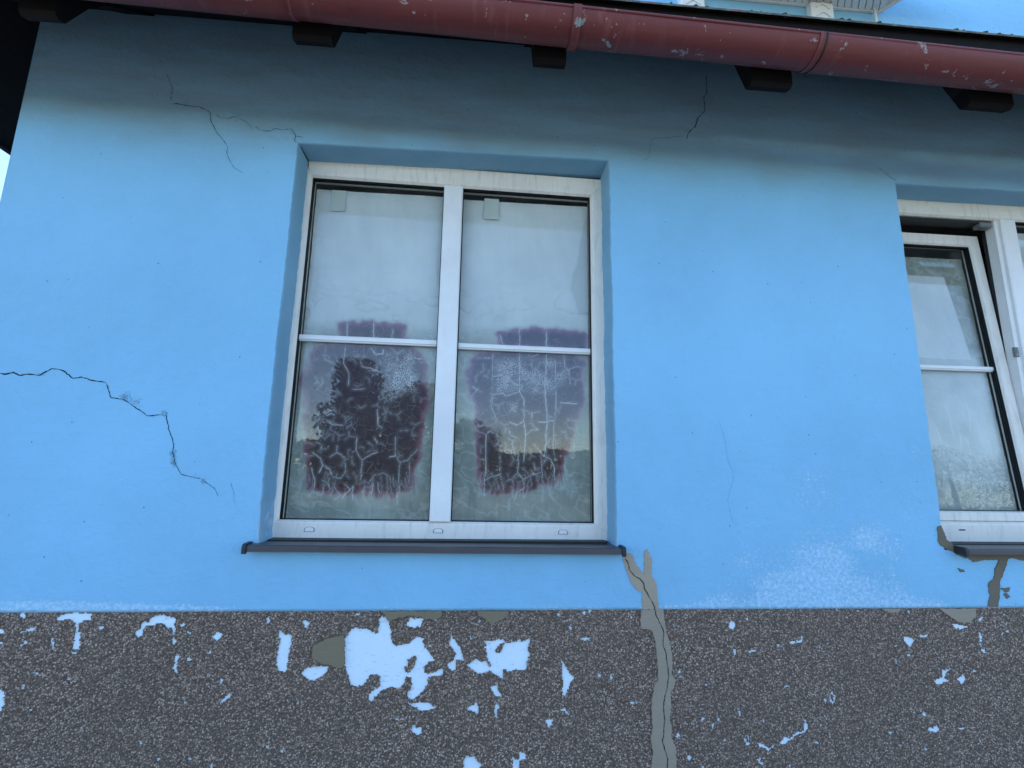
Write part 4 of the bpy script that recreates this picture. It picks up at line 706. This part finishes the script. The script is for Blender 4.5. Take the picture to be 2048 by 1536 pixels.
# ------------------------------------------------------------------ upper storey behind the eaves
UY = .25
up = MB().box(1.535, 5.2, UY, 3.0, 3.2, 5.6); up.build('upper_wall', M_WALL, house)
cano = MB(); cz = 3.855
plan = [(1.62, UY - .001), (2.578, UY - .001), (2.86, -.17), (1.62, -.17)]
cano.prism(plan, lambda q, d: (q[0], q[1], d), cz + .012, cz + .12); can = cano.build('canopy', M_WHITE, house)
def clip_board(x, d):
    c = math.cos(math.radians(45)) * d; L = .30
    return x, c
for k in range(30):                                      # herringbone of narrow boards under the canopy
    x = 1.60 + k * .036; d = 1 if k % 2 else -1
    for row in range(3):
        y0 = UY - .014 - row * .085; y1 = y0 - .080
        sh = .05 * (1 if row % 2 else -1)
        q = [(x, y0), (x + .031, y0), (x + .031 + sh, y1), (x + sh, y1)]
        lim = 2.560 + (UY - y1) * .667
        if max(p[0] for p in q) > lim or min(p[0] for p in q) < 1.62: continue
        b = MB(); b.prism(q, lambda p, dd: (p[0], p[1], dd), cz + .002, cz + .0115); b.build('soffit_board', M_WHITE, can)
MB().box(1.62, 2.575, UY - .013, UY - .002, cz - .004, cz + .0115).build('soffit_trim', M_WHITE, can)
ed = MB(); ed.prism([(2.566, UY - .003), (2.580, UY - .003), (2.862, -.17), (2.845, -.17)], lambda q, d: (q[0], q[1], d), cz - .006, cz + .0118); ed.build('soffit_trim', M_WHITE, can)
for x0, x1 in ((1.553, 1.671), (2.202, 2.316)):
    p = empty('pilaster', (0, 0, 0), house)
    MB().bbox(x0, x1, UY - .035, UY - .0005, 3.4, cz - .006, .004).build('shaft', M_WHITE, p)
    for k in range(7):
        zz = 3.62 + k * .045; xm = (x0 + x1) / 2; hw = .034
        c = MB()
        for s in (-1, 1): c.prism([(xm, zz), (xm, zz - .009), (xm + s * hw, zz - .034), (xm + s * hw, zz - .025)], lambda q, d: (q[0], d, q[1]), UY - .040, UY - .036)
        c.build('chevron', M_WHITE, p)
MB().tube([(2.529, UY - .03, 3.4), (2.531, UY - .031, 3.7), (2.533, UY - .03, cz - .008)], .007, 8).build('conduit', M_WHITE, house, True)

# ------------------------------------------------------------------ trees opposite the house (seen mirrored in the panes)
M_BARK = mat_plain('bark', (.09, .07, .055), .9, .1, .4, 30, .6)
def tree(name, label, x, y, h, r, mat, seed, nleaf=5200, leaf=1.0, group=None, limbs=True):
    rs = np.random.default_rng(seed); t = empty(name, (x, y, 0)); tag(t, label, 'tree', group)
    tk = MB(); tk.tube([(0, 0, -.1), (.05, .02, h * .3), (-.03, .05, h * .6), (.02, 0, h * .88)], [.045 * h, .034 * h, .02 * h, .005 * h], 8)
    lobes = []
    for k in range(16):
        a = rs.random() * 6.28; zz = h * (.28 + .62 * rs.random()); rad = r * (.35 + .5 * rs.random()) * math.sqrt(max(.1, 1 - ((zz / h - .55) / .5) ** 2))
        e = np.array([rad * math.cos(a), rad * math.sin(a), zz + .06 * h]); s = np.array([0, 0, zz * .7])
        if limbs: tk.tube([tuple(s), tuple(s * .5 + e * .5 + np.array([0, 0, .03 * h])), tuple(e)], [.012 * h, .008 * h, .002 * h], 5)
        lobes.append((e, r * (.30 + .2 * rs.random())))
    lobes.append((np.array([0, 0, h * .86]), r * .38))
    tk.build('trunk', M_BARK, t)
    n = nleaf; L = rs.integers(0, len(lobes), n); C = np.array([l[0] for l in lobes])[L]; R = np.array([l[1] for l in lobes])[L]
    d = rs.normal(size=(n, 3)); d /= np.linalg.norm(d, axis=1)[:, None]; P = C + d * (R * rs.random(n) ** .45)[:, None]
    P[:, 2] = np.clip(P[:, 2], .15 * h, h * 1.02)
    a = rs.normal(size=(n, 3)); a /= np.linalg.norm(a, axis=1)[:, None]; b = np.cross(a, rs.normal(size=(n, 3))); b /= np.linalg.norm(b, axis=1)[:, None]
    s = (.035 + .045 * rs.random(n))[:, None] * (h / 5) * leaf
    V4 = np.stack([P - a * s * 1.5, P + b * s * .7, P + a * s * 1.5, P - b * s * .7], 1).reshape(-1, 3)
    obj('crown', V4, np.arange(4 * n).reshape(n, 4), mat, t)
    return t
LG = mat_leaf('dark_leaves', (.028, .05, .016), (.07, .095, .03)); LG2 = mat_leaf('olive_leaves', (.05, .065, .022), (.10, .11, .04))
tree('broadleaf_tree', 'broad dark leafy tree mirrored in the left half of the middle window', -3.3, -14.9, 5.35, 2.0, LG, 31, 13000)
tree('broadleaf_tree', 'lower olive tree mirrored at the right of the dark maroon patch', -1.35, -15.4, 4.45, 1.25, LG2, 12, 5200)
tree('small_tree', 'small dark tree mirrored at the left edge of the violet patch', .62, -15.0, 3.5, 1.0, LG, 23, 4200)
tree('broadleaf_tree', 'bushy tree mirrored at the foot of the tilted sash', 19.0, -15.5, 4.4, 2.3, LG2, 14, 24000, .5, limbs=False)
hn = 44000; rs = np.random.default_rng(77); hx = -70 + 150 * rs.random(hn); hh = 2.3 + 1.2 * fbm(hx * .12, hx * 0, 3) + .5 * fbm(hx * .8, hx * 0, 5)
P = np.stack([hx, -34 + 3 * rs.random(hn), hh * rs.random(hn) ** .85], -1); a = rs.normal(size=(hn, 3)); a /= np.linalg.norm(a, axis=1)[:, None]; b = np.cross(a, rs.normal(size=(hn, 3))); b /= np.linalg.norm(b, axis=1)[:, None]
s = (.14 + .16 * rs.random(hn))[:, None]
hd = obj('hedge', np.stack([P - a * s, P + b * s * .6, P + a * s, P - b * s * .6], 1).reshape(-1, 3), np.arange(4 * hn).reshape(hn, 4), LG)
tag(hd, 'long dark hedge mirrored low in the window panes', 'hedge', kind='stuff')
